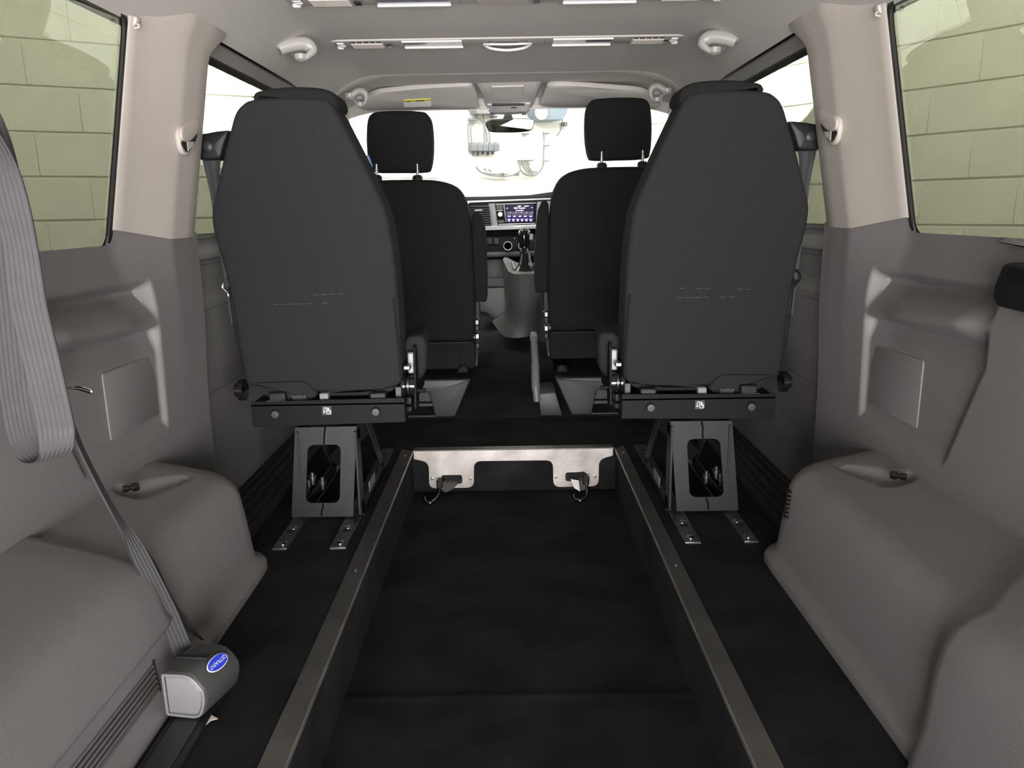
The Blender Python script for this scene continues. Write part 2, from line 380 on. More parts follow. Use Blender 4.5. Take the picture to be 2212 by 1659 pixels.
# ---- side walls
def wallX(y, z):
    x = .785 + .035*sm(.58, .745, z)
    p = max(0, min(1, (y-1.60)/.185))*sm(.30, .62, z); x = x*(1-p) + .772*p
    if y > 1.785: x -= .0
    # storage recess with armrest ledge
    yr = 1.25 + max(0, .53-z)/.195*.085
    m = (1-sm(1.678, 1.69, y))*sm(yr, yr+.016, y)*(1-sm(.635, .668, z))*sm(.325, .35, z)
    zl = .567 + .035*(1.68-y)/.43; zb = .556
    lp = .013*(1-sm(1.52, 1.67, y))*sm(1.27, 1.34, y)
    if z > zl: dd = -lp + (.045+lp)*sm(zl, .648, z)
    elif z > zb-.004: dd = .024 - (.024+lp)*sm(zb-.004, zl, z)
    else: dd = .011 + .013*sm(.50, zb-.004, z)
    return x + m*dd
for s in (-1, 1):
    ysamp = sorted(set([.45+i*.03 for i in range(26)] + [1.22+i*.006 for i in range(24)] + [1.36+i*.02 for i in range(16)] + [1.655+i*.004 for i in range(12)] + [1.70+i*.012 for i in range(20)]))
    rows = []
    for y in ysamp:
        zt = .742 + .042*sm(1.585, 1.61, y) - .025*max(0, min(1, (y-1.61)/.18))
        zz = [.32*i/8 for i in range(8)] + [.32+i*.005 for i in range(74)] + [.69+(zt-.69)*i/9 for i in range(1, 10)]
        rows.append([Vector((-wallX(y, z), y, z)) for z in zz])
    # front return edge of the panel
    rows.append([Vector((p.x-.05, p.y+.004, p.z)) for p in rows[-1]])
    w = MB().grid(rows).side(s).obj('wall_'+SIDE[s], M_TRIM, kind='structure', angle=55)
    # wheel arch cover
    YF, XI = 1.70, .572
    hd = Vector((.748, 1.43)); tp = Vector((.688, 1.56))
    prof = [(0, 0, 0), (0, 0, .016), (.003, .003, .022), (.010, .010, .027), (.017, .017, .034), (.021, .02, .05), (.025, .025, .10), (.030, .03, .15), (.035, .036, .195), (.041, .042, .213), (.050, .05, .228), (.062, .058, .239), (.078, .064, .246)]
    for k in range(1, 21): prof.append((.078+k*.0068, .064+.001*k, .246+.0019*k))
    rings = []
    yy = [.45+i*.04 for i in range(20)] + [1.25+i*.01 for i in range(14)] + [1.39+i*.006 for i in range(34)]
    for dx, dy, z in prof:
        R = .075; X = XI+dx; yf = YF-dy-.0; row = []
        for y in yy:
            if y < yf-R: row.append(Vector((X, y, z)))
            else: row.append(Vector((X, yf-R, z)))
        for k in range(1, 9):
            a = math.pi/2*k/8; row.append(Vector((min(.79, X+R*(1-math.cos(a))), yf-R+R*math.sin(a), z)))
        row.append(Vector((.80, yf, z)))
        if dx > .075:
            for q in row:
                p2 = Vector((q.x, q.y)); ab = tp-hd; t = max(0, min(1, (p2-hd).dot(ab)/ab.length_squared)); d = (p2-hd-ab*t).length; r = .030*(1-t)**.8+.001
                q.z -= .020*(1-t*.75)*(1-sm(r*.7, r*1.05+.003, d))
        rings.append([Vector((-q.x, q.y, q.z)) for q in row])
    MB().grid(rings).side(s).obj('wheel_arch_cover', M_TRIM, parent=w, angle=50)
    # rear moulding that stands proud of the arch
    y0, zlo = (1.172, .128) if s < 0 else (.968, 0)
    pr = [(.034, .07, zlo-.004), (.004, .004, zlo+.006), (-.002, .002, zlo+.02)] if s < 0 else [(-.016, 0, 0), (-.012, 0, .03), (.0, 0, .08)]
    pr += [(.006, 0, .165), (.014, 0, .205), (.026, 0, .232), (.045, 0, .250), (.075, 0, .262), (.13, 0, .278), (.23, 0, .305)]
    rows = []
    for y, k in [(.45, 0), (y0-.25, 0), (y0-.1, 0), (y0-.03, 0), (y0-.012, .08), (y0-.004, .3), (y0, .62), (y0+.001, 1)]:
        rows.append([Vector((-(XI+dx+.024*k), y + (.10*sm(.06, .2, dx) if s > 0 and y > y0-.2 else 0), z-.022*k*(1 if z > .14 else 0))) for dx, dy, z in pr])
    MB().grid(rows).side(s).obj('rear_corner_moulding', M_TRIM, parent=w, angle=60)
    # access panel in the recess
    pl = rnd([(1.457, .366), (1.668, .364), (1.672, .5), (1.457, .503)], .006, 3)
    MB().prism(pl, (-.7935, 0, 0), YU, ZU, (-1, 0, 0), .008, .0015, 2).side(s).obj('access_panel', M_TRIM, parent=w, label='flat square access panel in the recess')
    # black catch in its scoop on the wheel arch
    c = Vector((-.752, 1.43, .279))
    kn = MB().lathe(c, (.8, .55, 0), [(.004, -.016), (.0065, -.016), (.0065, -.006), (.005, -.005), (.005, 0), (.008, .001), (.0085, .009), (.007, .013), (0, .014)], 16)
    kn.side(s).obj('black_peg', M_GLOSS, parent=w, label='glossy black round peg')
    # D pillar at the tailgate opening, cant rail
    MB().bb(-.86, -.74, .2, .5, 0, 1.2).side(s).obj('tailgate_pillar', M_TRIM, parent=w, bevel=.01)
    MB().bb(-.98, -.86, .2, 1.95, -.3, .72).side(s).obj('outer_body', M_TRIM2, parent=w, smooth=False)
    if s < 0:
        za, zb_, yl = P(334, 1436, x=-.592).z, P(341, 1500, x=-.586).z, P(336, 1440, x=-.59).y
        for k in range(6):   # moulded louvres low on the left side
            z = za+(zb_-za)*k/5; xk = -(XI+.0205+.004*(z-.05)/.05)
            MB().bar((xk, .5, z), (xk, yl, z), .007, .0045).obj('louvre', M_TRIM, parent=w, bevel=.0015)
            MB().bar((xk, .5, z-.0045), (xk, yl, z-.0045), .0025, .004).obj('louvre_slot', M_SHADOW, parent=w, smooth=False)
        MB().bar((-(XI+.0195), yl+.004, zb_-.006), (-(XI+.0245), yl+.004, za+.006), .003, .006).obj('louvre_end', M_SHADOW, parent=w, smooth=False)
    else:
        for k in range(7):
            z = .128+k*.0095
            MB().bar((XI+.0235+.0006*k, 1.578, z+.002), (XI+.0285+.0006*k, 1.601, z+.002), .008, .0045).obj('vent_slot', M_SHADOW, parent=w, smooth=False)
# right-hand wall fittings
latch = thing('luggage_hook_box', (.775, 1.17, .64), 'black moulded latch box set in the right side panel at the frame edge', 'latch')
ol = rnd([(1.225, .638, .02), (1.234, .665), (1.215, .708, .012), (1.08, .708), (1.08, .634)], .014, 5)
MB().prism(ol, (.770, 0, 0), YU, ZU, (1, 0, 0), .03, .006, 3).obj('box', M_BLK, parent=latch)
MB().prism(rnd([(1.10, .682), (1.202, .680), (1.192, .702), (1.10, .702)], .004, 3), (.766, 0, 0), YU, ZU, (1, 0, 0), .01, .002, 2).obj('lip', M_GLOSS, parent=latch)
cl = MB().prism(spline([(1.205, .728, 0), (1.21, .735, 0), (1.245, .742, 0), (1.272, .741, 0), (1.276, .732, 0)], 4, True), (.80, 0, 0), YU, ZU, (1, 0, 0), .02, .003, 3)
cl.obj('window_sill_clip', M_TRIM, label='small grey plastic clip on the sill under the right rear window', cat='clip')

# ---- pillars between rear window and sliding door
for s in (-1, 1):
    cols = [(0, 1.600, 0), (0, 1.604, .004), (.15, 1.63, 0), (.5, 1.69, 0), (.85, 1.758, 0), (.96, 1.778, 0), (1, 1.79, 0), (1, 1.80, .0), (1, 1.86, 0), (1, 1.91, 0), (1, 1.918, -.004), (1, 1.92, -.05)]
    rows = []
    for i in range(31):
        t = i/30; row = []
        for k, y, e in cols:
            zt = 1.176+.045*sm(1.60, 1.75, y); zb = .772-.025*max(0, min(1, (y-1.61)/.17)); z = zb+(zt-zb)*t
            xo = .820-.207*(z-.74)-.002; xi = .772-.19*(z-.745); x = xo*(1-k)+xi*k - e
            f = sm(.80, 1, t)
            if y > 1.70: x -= .012*f*f; y2 = y + (.065*f**2.2 if y > 1.9 else .02*f*f*(y-1.7)/.2)
            else: y2 = y
            row.append(Vector((-x, y2, z)))
        rows.append(row)
    t1 = MB().grid(rows).side(s).obj('trim_pillar_'+SIDE[s], M_PILLAR, kind='structure', angle=50)
    # belt slot with hood
    op = [(389, 290), (392, 273), (408, 264), (424, 256), (429, 262), (430, 282), (427, 305), (418, 326), (407, 336), (398, 330), (392, 312)]
    q = [P(a, b, x=-.722) for a, b in op]; pts = spline([(p.y, p.z, 0) for p in q], 4, True)
    MB().prism(pts, (-.723, 0, 0), YU, (-.0, 0, 1), (-1, 0, 0), .012, .004, 3).side(s).obj('belt_slot_bezel', M_PILLAR, parent=t1)
    op = [(395, 305), (397, 318), (406, 329), (415, 319), (424, 300), (424, 290)]
    q = [P(a, b, x=-.720) for a, b in op]; pts = spline([(p.y, p.z, 0) for p in q], 3, True)
    MB().prism(pts, (-.7195, 0, 0), YU, ZU, (-1, 0, 0), .003, .0005, 1).side(s).obj('belt_slot', M_SHADOW, parent=t1)
    op = [(404, 306), (406, 327), (416, 316), (419, 306)]
    q = [P(a, b, x=-.719) for a, b in op]
    MB().prism([(p.y, p.z) for p in q], (-.718, 0, 0), YU, ZU, (-1, 0, 0), .002, .0004, 1).side(s).obj('slot_lining', M_PILLAR, parent=t1)
    op = [(391, 292), (393, 275), (410, 264), (427, 258), (428, 280), (420, 296), (408, 306), (396, 304)]
    q = [P(a, b, x=-.719) for a, b in op]; pts = spline([(p.y, p.z, 0) for p in q], 4, True)
    MB().prism(pts, (-.7165, 0, 0), YU, ZU, (-1, 0, 0), .009, .004, 3, dome=.002).side(s).obj('slot_hood', M_PILLAR, parent=t1)
    # coat hook
    a = P(277, 39, y=1.615); b = P(306, 39, y=1.63); c = P(303, 58, y=1.63); d = P(282, 60, y=1.615)
    hk = MB().prism(rnd([(p.x, p.z) for p in (a, b, c, d)], .006, 4), (0, 1.612, 0), XU, ZU, YU, .02, .003, 2)
    hk.side(s).obj('coat_hook', M_PILLAR, parent=t1)
    hk = MB().tube(spline([P(296, 52, y=1.607), P(300, 54, y=1.606), P(299, 59, y=1.605), P(290, 61, y=1.605)], 4), .0022, 8)
    hk.side(s).obj('hook_lip', M_PILLAR, parent=t1)

# ---- windows
def wx(z): return .822-.207*(z-.74)
n = 0
for s in (-1, 1):
    n += 1
    pane = MB()
    c = rnd([(.50, .736), (1.60, .736, .03), (1.602, 1.18, .04), (.50, 1.18)], .02, 6)
    pane.prism(c, (-wx(0)-.004, 0, 0), YU, (.207, 0, 1), (-1, 0, 0), .004, .001, 1)
    w = pane.side(s).obj('window_%d' % n, G_TINT, kind='structure', smooth=False)
    o = [(p.x, p.y) for p in offset([Vector(p) for p in c], .008)]; i = [(p.x, p.y) for p in offset([Vector(p) for p in c], -.004)]
    MB().frame(o, i, (-wx(0)+.001, 0, 0), YU, (.207, 0, 1), (-1, 0, 0), .008).side(s).obj('window_seal', M_RUB, parent=w)
for s in (-1, 1):
    n += 1
    pane = MB().add([(-.787, 1.88, .735), (-.787, 2.92, .735), (-.750, 2.92, 1.172), (-.750, 1.88, 1.172), (-.791, 1.88, .735), (-.791, 2.92, .735), (-.754, 2.92, 1.172), (-.754, 1.88, 1.172)],
        [(0, 1, 2, 3), (7, 6, 5, 4), (0, 4, 5, 1), (2, 6, 7, 3), (1, 5, 6, 2), (0, 3, 7, 4)])
    w = pane.side(s).obj('window_%d' % n, G_TINT, kind='structure', smooth=False)
    MB().grid([[Vector((-x, y, z)) for x, z in ((.7355, 1.182), (.7355, 1.176), (.745, 1.166), (.75, 1.166))] for y in (1.9, 2.5, 2.95)]).side(s).obj('window_seal', M_RUB, parent=w)
    MB().grid([[Vector((-x, y, z)) for x, z in ((.789, .752), (.784, .748), (.784, .742), (.787, .738), (.783, .734), (.783, .726))] for y in (1.9, 2.5, 2.95)]).side(s).obj('sill_seal', M_DASHG, parent=w, smooth=False)
# windscreen
n += 1
MB().add([(-.72, 3.43, 1.235), (.72, 3.43, 1.235), (.80, 4.45, .80), (-.80, 4.45, .80)], [(0, 1, 2, 3)]).obj('window_%d' % n, G_SCREEN, kind='structure', smooth=False)
for s in (-1, 1):   # cab door glass
    n += 1
    MB().add([(s*.75, 3.05, 1.17), (s*.75, 3.5, 1.17), (s*.82, 4.2, .80), (s*.82, 3.05, .78)], [(0, 1, 2, 3)]).obj('window_%d' % n, G_SCREEN, kind='structure', smooth=False)

# ---- sliding doors, cab doors, A pillars
for s in (-1, 1):
    def dX(z): return .800 - .010*sm(.60, .70, z)*(1-sm(.70, .735, z)) + .004*sm(.735, .72, z)
    zz = [0, .1, .2, .3, .33, .334, .338, .342, .4, .5, .555, .56, .565, .575, .58, .585, .60, .605, .61, .64, .67, .675, .68, .69, .70, .71, .72, .728, .734]
    def ex(y, z):
        e = 0
        if .558 < z < .583: e = .007
        if .583 <= z < .607: e = .004
        if .338 > z > .332: e = -.004
        if .672 < z < .682: e = -.006
        if z >= .682: e += .010*(1-((z-.682)/.052)**2)
        return e
    mb = MB().grid([[Vector((-(dX(z)-ex(y, z)), y, z)) for z in zz] for y in (1.9, 2.0, 2.1, 2.3, 2.6, 2.95)])
    d = mb.side(s).obj('door_%d' % (1 if s < 0 else 2), M_TRIM2, kind='structure', angle=35)
    MB().grid([[Vector((-x, y, z)) for x, z in ((.715, 1.212), (.715, 1.207), (.722, 1.2), (.7355, 1.1815))] for y in (1.9, 2.4, 2.95)]).side(s).obj('upper_rail', M_RAIL, parent=d, angle=30)
    MB().grid([[Vector((-x, y, z)) for x, z in ((.689, 1.2065), (.696, 1.222), (.74, 1.235), (.75, 1.22), (.72, 1.205))] for y in (1.9, 2.4, 3.0)]).side(s).obj('track_gap', M_RUB, parent=d)
    MB().bb(-.98, -.83, 1.95, 4.4, -.3, .72).side(s).obj('outer_body', M_TRIM2, parent=d, smooth=False)
    # cab door and B pillar
    mb = MB().grid([[Vector((-x, y, z)) for x, z in ((.80, 0), (.80, .55), (.78, .62), (.78, .70), (.82, .78))] for y in (2.95, 3.2, 3.8, 4.5)])
    d2 = mb.side(s).obj('door_%d' % (3 if s < 0 else 4), M_TRIM2, kind='structure', angle=35)
    MB().bar((-.775, 2.98, 0), (-.715, 2.98, 1.2), .16, .07, (1, 0, 0)).side(s).obj('belt_pillar', M_HEADP, parent=d2, bevel=.01)
    MB().grid([[Vector((-x, y, z)) for x, z in ((.69, 1.20), (.715, 1.19), (.745, 1.17), (.76, 1.16))] for y in (2.94, 3.2, 3.5)]).side(s).obj('door_frame', M_HEADP, parent=d2)
    # A pillar
    pth = [(-.69, 3.26, 1.228), (-.705, 3.42, 1.19), (-.735, 3.65, 1.10), (-.775, 4.0, .97), (-.82, 4.45, .80)]
    rr = []
    for i, p in enumerate(pth):
        p = Vector(p); rr.append([p+Vector((dx, dy, dz)) for dx, dy, dz in ((.030, .02, .02), (.034, .0, -.01), (.010, -.06, -.05), (-.03, -.09, -.07), (-.09, -.04, -.04), (-.08, .05, .03))])
    MB().rings(rr).side(s).obj('trim_windscreen_'+SIDE[s], M_HEADP, kind='structure', sub=1, angle=80)

# ================================================================== WELL EDGING AND FLOOR FITTINGS
def screw(parent, c, r=.004, axis=(0, 0, 1), m=None):
    MB().lathe(c, axis, [(r, -.0005), (r, .0006), (r*.7, .0012), (r*.35, .0013), (r*.3, .0008), (0, .0008)], 12).obj('screw', m or M_STEEL, parent=parent)
for s in (-1, 1):
    e = thing('well_edge_strip', (s*.367, 1.4, 0), '%s aluminium edging strip running along the wheelchair well' % SIDE[s], 'edging')
    MB().add([(-.3445, .3, .0026), (-.3445, WEND-.01, .0026), (-.385, WEND+.02, .0026), (-.385, 1.16, .0026), (-.386, 1.10, .0026), (-.388, .3, .0026)] if s < 0 else
             [(-.3445, .3, .0026), (-.3445, WEND-.01, .0026), (-.378, WEND+.02, .0026), (-.384, 1.3, .0026), (-.386, .9, .0026), (-.388, .3, .0026)], [(0, 1, 2, 3, 4, 5)]).side(s).obj('top_flange', M_ALU, parent=e, smooth=False)
    MB().bb(-.3465, -.3440, .3, WEND-.01, -.006, .003).side(s).obj('rounded_nose', M_ALUP, parent=e, bevel=.0008)
    for y in (.75, 1.62, 2.46): screw(e, (s*.366, y, .0028))
fp = thing('well_front_plate', (0, WEND, -.13), 'bright aluminium plate with two hanging tabs across the front of the wheelchair well', 'plate')
def pf(px, py): q = P(px, py, y=WEND-.004); return (q.x, q.z)
top = [(-.345, .003), (.340, .003)]
out = [pf(890, 978), (-.345, .002), (.338, .002), pf(1325, 990), pf(1300, 992)+(.02,), pf(1291, 1010)+(.01,), pf(1292, 1049)+(.025,), pf(1195, 1051)+(.025,), pf(1195, 994)+(.02,), pf(1030, 996)+(.02,), pf(1024, 1052)+(.025,), pf(927, 1054)+(.025,), pf(926, 997)+(.02,), pf(891, 998)]
out = [(-.343, .0025), (.338, .0025)] + out[3:-1] + [(-.343, out[-1][1])]
out = [(-.343, .0025, .001), (.338, .0025, .001), (.338, -.026, .001), pf(1294, 992)+(.025,), pf(1293, 1050)+(.025,), pf(1195, 1052)+(.025,), pf(1194, 994)+(.025,), pf(1024, 996)+(.025,), pf(1024, 1053)+(.025,), pf(927, 1055)+(.025,), pf(926, 998)+(.025,), (-.343, -.027, .001)]
MB().prism(rnd(out, .02, 5), (0, WEND-.006, 0), XU, ZU, YU, .003, .0005, 1).obj('tab_plate', M_ALUP, parent=fp, smooth=False)
MB().bb(-.345, .34, WEND-.006, WEND+.032, .0003, .003).obj('top_flange', M_ALU, parent=fp, smooth=False)
for px, py in ((934, 1034), (1016, 1034), (1201, 1030), (1285, 1029)): screw(fp, P(px, py, y=WEND-.007), .005, (0, -1, 0), M_ALU)
for px, py in ((934, 969), (1106, 966), (1279, 964)): screw(fp, P(px, py, z=.003), .004)
def slot(parent, cx, cy):
    q = P(cx, cy, y=WEND-.0075)
    MB().prism(rnd([(q.x-.036, q.z-.016), (q.x+.036, q.z-.016), (q.x+.036, q.z+.016), (q.x-.036, q.z+.016)], .01, 4), (0, WEND-.0072, 0), XU, ZU, YU, .001, .0002, 1).obj('strap_slot', M_SHADOW, parent=parent, smooth=False)
slot(fp, 976, 1036); slot(fp, 1244, 1030)

# ---- wheelchair tie-down hooks
def hook(lab, webp, hookp, tag=None):
    b = P(*hookp[-2], z=WZ+.012); r = thing('tie_down_hook', (b.x, b.y, WZ), lab, 'strap hook', 'wheelchair tie-down hooks at the front plate')
    cl = []
    for (x0, y0, x1, y1, d) in webp:
        a = P(x0, y0, y=d); c = P(x1, y1, y=d); cl.append(((a+c)/2, c-a))
    cc = spline([c for c, w in cl], 4); ww = spline([w for c, w in cl], 4)
    MB().ribbon(list(zip(cc, ww)), .004, 9, 3, .0006).obj('webbing', M_RUB, parent=r)
    pts = []
    for i, (x, y) in enumerate(hookp):
        q = P(x, y, y=2.475-.012*i); pts.append(q if q.z > WZ+.008 else P(x, y, z=WZ+.008))
    MB().tube(spline(pts, 6), .0052, 10).obj('steel_hook', M_DCHR, parent=r, label='dark steel J hook')
    a = pts[0]; MB().box(a+Vector((0, 0, .004)), (.022, .014, .03)).obj('hook_ferrule', M_BLK, parent=r, bevel=.004)
    if tag:
        q = [P(x, y, y=2.455) for x, y in tag]; MB().prism([(p.x, p.z) for p in q], (0, 2.455, 0), XU, ZU, YU, .001, .0002, 1).obj('printed_tag', M_PAPER, parent=r, smooth=False)
hook('black strap and J hook hanging from the left tab of the front plate', [(956, 1028, 996, 1028, 2.505), (962, 1036, 994, 1040, 2.485), (952, 1044, 978, 1056, 2.475), (946, 1050, 962, 1064, 2.47)],
     [(950, 1048), (949, 1062), (944, 1075), (933, 1085), (920, 1085), (916, 1073)])
hook('black strap with pale tag and J hook on the right tab of the front plate', [(1226, 1024, 1262, 1020, 2.505), (1236, 1034, 1266, 1030, 2.485), (1246, 1046, 1270, 1042, 2.475), (1254, 1060, 1270, 1056, 2.47)],
     [(1266, 1040), (1268, 1056), (1267, 1072), (1256, 1081), (1243, 1079), (1239, 1067)], [(1233, 1035), (1250, 1038), (1253, 1062), (1240, 1054)])

# ---- seat rails bolted to the floor
for s in (-1, 1):
    for xa, xb, nm in ((.412, .452, 'inner'), (.556, .592, 'outer')):
        r = thing('seat_rail', (s*(xa+xb)/2, 2.13, 0), '%s zinc seat rail under the %s rear seat' % (nm, SIDE[s]), 'rail', 'slotted seat rails on the carpet')
        MB().bb(s*xa, s*xb, 1.735, 2.53, .0005, .0065).obj('rail_bar', M_STEEL, parent=r, bevel=.001)
        for y, m in ((1.765, M_CHROME), (1.835, M_SHADOW), (1.86, M_CHROME), (2.42, M_SHADOW), (2.47, M_SHADOW)):
            MB().lathe((s*(xa+xb)/2, y, .0066), (0, 0, 1), [(.011, 0), (.011, .0012 if m is M_CHROME else .0003), (.006, .0025 if m is M_CHROME else .0003), (0, .0025 if m is M_CHROME else .0003)], 16).obj('rail_bolt' if m is M_CHROME else 'rail_slot', m, parent=r)

# ================================================================== REAR SEATS
K = .137
def rs(px, py): q = PP(px, py, (0, 1.945, 0), (0, 1, K)); return (q.x, q.z)
def seat_y(z): return 1.945-K*z
def rear_seat(s):
    t = thing('passenger_seat', (s*.5, 1.95, 0), 'charcoal fabric tip-up seat on a grey pedestal, %s one of the rear pair' % SIDE[s], 'seat', 'pair of rear seats seen from behind')
    B = lambda mb, *a, **k: mb.side(s).obj(*a, parent=t, **k)
    VU = Vector((0, -K, 1))
    # backrest
    o = [(545, 214), (520, 226), (505, 246), (494, 285), (478, 350), (462, 425), (455, 470), (464, 520), (485, 590), (505, 690), (526, 815), (545, 836), (590, 845), (680, 848), (760, 850), (830, 846), (862, 830), (867, 800), (862, 700), (853, 580), (842, 500), (828, 445), (795, 375), (752, 290), (718, 228), (695, 213), (620, 209)]
    pts = [Vector(p) for p in [(q.x, q.y) for q in spline([(*rs(*p), 0) for p in o], 3, True)]]
    back = B(MB().prism(pts, (0, 1.945, 0), XU, VU, YU, .125, .014, 4, dome=.006), 'backrest', M_FAB)
    # piping along the cover edges
    for ed in ([(495, 620), (507, 700), (527, 818)], [(850, 645), (858, 720), (868, 815)]):
        pth = [Vector((rs(*p)[0], seat_y(rs(*p)[1])-.004, rs(*p)[1])) for p in ed]
        B(MB().tube(spline(pth, 6), .0022, 6), 'cover_zip', M_FABD)
    # stitched lines
    for a, b in (((588, 641), (748, 633)), ((590, 657), (752, 653))):
        for k in range(9):
            u, v = k/9, (k+.72)/9
            p = [Vector((rs(a[0]+(b[0]-a[0])*w, a[1]+(b[1]-a[1])*w))) for w in (u, v)]
            if random.random() < .75:
                MB().bar((p[0].x, seat_y(p[0].y)-.0068, p[0].y), (p[1].x, seat_y(p[1].y)-.0068, p[1].y), .0012, .0008).side(s).obj('stitching', M_STITCH, parent=t, smooth=False)
    # headrest cushion showing above the cover
    o = [(541, 212), (541, 203), (550, 194), (585, 187), (632, 184), (680, 186), (708, 193), (722, 206), (726, 230), (700, 240), (620, 236), (560, 236)]
    pts = [Vector((q.x, q.y)) for q in spline([(*rs(*p), 0) for p in o], 4, True)]
    B(MB().prism(pts, (0, 1.955, 0), XU, VU, YU, .13, .018, 4), 'headrest', M_FABD)
    # lower flap of the cover and pull strap
    o = [(548, 826), (660, 822), (690, 850), (668, 868), (640, 872), (575, 856)]
    B(MB().prism(rnd([rs(*p) for p in o], .012, 4), (0, 1.937, 0), XU, VU, YU, .03, .006, 2), 'cover_flap', M_FAB)
    o = [(700, 845), (780, 843), (858, 830), (850, 845), (800, 856), (702, 857)]
    B(MB().prism(rnd([rs(*p) for p in o], .01, 4), (0, 1.946, 0), XU, VU, YU, .03, .006, 2), 'cover_hem', M_FAB)
    st = []
    for x0, y0, x1, y1, d in ((620, 822, 650, 822, 1.898), (628, 845, 658, 845, 1.893), (634, 868, 664, 868, 1.886)):
        a = P(x0, y0, y=d); b = P(x1, y1, y=d); st.append(((a+b)/2, b-a))
    B(MB().ribbon(st, .002, 9, 2, .0006), 'pull_strap', M_WEBD)
    # seat cushion
    z0, z1 = .345, .44
    B(MB().prism(rnd([(-.69, z0), (-.262, z0), (-.262, z1+.02, .03), (-.30, z1), (-.65, z1), (-.69, z1+.02, .03)], .02, 4), (0, 2.0, 0), XU, ZU, YU, .44, .02, 3), 'seat_cushion', M_FAB)
    B(MB().prism(rnd([rs(*p) for p in ((862, 738), (908, 736), (914, 760), (912, 820), (896, 838), (868, 830))], .03, 5), (0, 2.02, 0), XU, VU, YU, .09, .014, 3), 'cushion_bolster', M_FAB)
    # mounting plate
    pa, pb, pc, pd = P(541, 868, y=1.865), P(874, 859, y=1.865), P(877, 912, y=1.865), P(546, 923, y=1.865)
    plate = B(MB().prism(rnd([(p.x, p.z) for p in (pa, pb, pc, pd)], .006, 3), (0, 1.865, 0), XU, ZU, YU, .004, .001, 1), 'mounting_plate', M_BLKS)
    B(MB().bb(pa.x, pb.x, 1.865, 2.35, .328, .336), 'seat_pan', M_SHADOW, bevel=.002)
    B(MB().bb(pb.x-.003, pb.x, 1.865, 2.30, .282, .336), 'side_flange', M_BLKS, bevel=.001)
    for px, py in ((597, 893), (813, 888)):
        c = P(px, py, y=1.864)
        mb = MB().lathe(c, (0, -1, 0), [(.0105, 0), (.0105, .010), (.009, .013), (0, .0135)], 18).side(s)
        mb.obj('rubber_stop', M_BLKG, parent=t)
    # folding pictogram sticker
    c = P(706, 887, y=1.8635); c = Vector((s*-c.x, c.y, c.z))
    MB().box(c, (.024, .001, .023)).obj('pictogram_sticker', M_BLKG, parent=t, bevel=.0004, label='small grey sticker with a white folding-seat pictogram')
    def stroke(pl, w):
        mb = MB()
        pp = [Vector((c.x+a*.001, c.y-.001, c.z+b*.001)) for a, b in pl]
        for i in range(len(pp)-1):
            tt = (pp[i+1]-pp[i]).normalized()*w*.4; mb.bar(pp[i]-tt, pp[i+1]+tt, w, .0005, (0, 1, 0))
        mb.obj('pictogram', M_WHITE, parent=t, smooth=False)
    stroke([(-2, 6), (0, -8), (9, -8), (10.5, -5), (2.5, -4.5), (1, 6)], .0011)
    stroke([(2, 6), (4, -3.6), (9, -3.6)], .003)
    stroke([(4.6, 6.5), (6, 1), (8.5, 1), (10, -1)], .0015)
    stroke([(-6.6, -4.5), (-6.8, 4.5), (-5, 8), (-2, 8.5), (-.5, 7)], .0011)
    stroke([(-9, -2.5), (-6.6, -5.4), (-4, -2.5)], .0011)
    # hinge brackets between plate and backrest
    for x0, x1 in ((580, 615), (798, 833)):
        a = P(x0, 866, y=1.87); b = P(x1, 850, y=1.87)
        B(MB().bb(a.x, b.x, 1.872, 1.93, a.z-.004, a.z+.02), 'hinge_bracket', M_BLK, bevel=.004)
        B(MB().bb(a.x-.004, b.x+.004, 1.866, 1.872, a.z-.004, a.z+.001), 'hinge_lip', M_STEEL, bevel=.0006)
    a = P(690, 868, y=1.875); b = P(708, 850, y=1.875)
    B(MB().bb(a.x, b.x, 1.876, 1.9, a.z, b.z), 'buckle_stalk', M_RETRF, bevel=.003)
    a = P(680, 868, y=1.868); b = P(722, 862, y=1.868)
    B(MB().bb(a.x, b.x, 1.868, 1.876, a.z, a.z+.004), 'release_bar', M_STEEL, bevel=.001)
    a = P(853, 836, y=1.885); b = P(868, 862, y=1.885)
    B(MB().bb(a.x, b.x, 1.885, 1.905, b.z, a.z), 'strap_end', M_BLKG, bevel=.002)
    # recliner mechanism, inner side
    c = P(886, 832, y=1.93)
    rec = B(MB().lathe(c+Vector((-.020, 0, 0)), (1, 0, 0), [(.030, 0), (.030, .010), (.022, .012), (.022, .020), (.027, .022), (.027, .034), (.012, .036), (0, .036)], 22), 'recliner', M_GLOSS)
    for k in range(3):
        B(MB().lathe(c+Vector((-.018+.013*k, 0, 0)), (1, 0, 0), [(.029-.004*k, 0), (.0295-.004*k, .0008), (.0295-.004*k, .003), (.028-.004*k, .0035)], 22), 'recliner_ring', M_STEEL)
    B(MB().prism(rnd([(1.90, c.z-.06), (1.96, c.z-.06), (1.965, c.z+.02), (1.955, c.z+.10), (1.93, c.z+.105), (1.915, c.z+.03)], .012, 4), (c.x+.012, 0, 0), YU, ZU, XU, .006, .001, 1), 'recliner_plate', M_BLKS)
    B(MB().tube(spline([c+Vector((.01, -.005, -.012)), c+Vector((.03, -.006, -.013)), c+Vector((.04, -.006, -.013))], 3), .0055, 10), 'release_knob', M_BLKS)
    B(MB().bb(c.x-.004, c.x+.014, 1.93, 1.95, c.z+.03, c.z+.085), 'lever_pad', M_RETRF, bevel=.004)
    for k, (dz, h) in enumerate(((.045, .012), (-.045, .02), (-.065, .016))):
        B(MB().bb(c.x-.012, c.x+.006, 1.90, 1.93, c.z+dz, c.z+dz+h), 'recliner_link', M_GLOSS if k else M_STEEL, bevel=.003)
    c2 = P(535, 842, y=1.94)
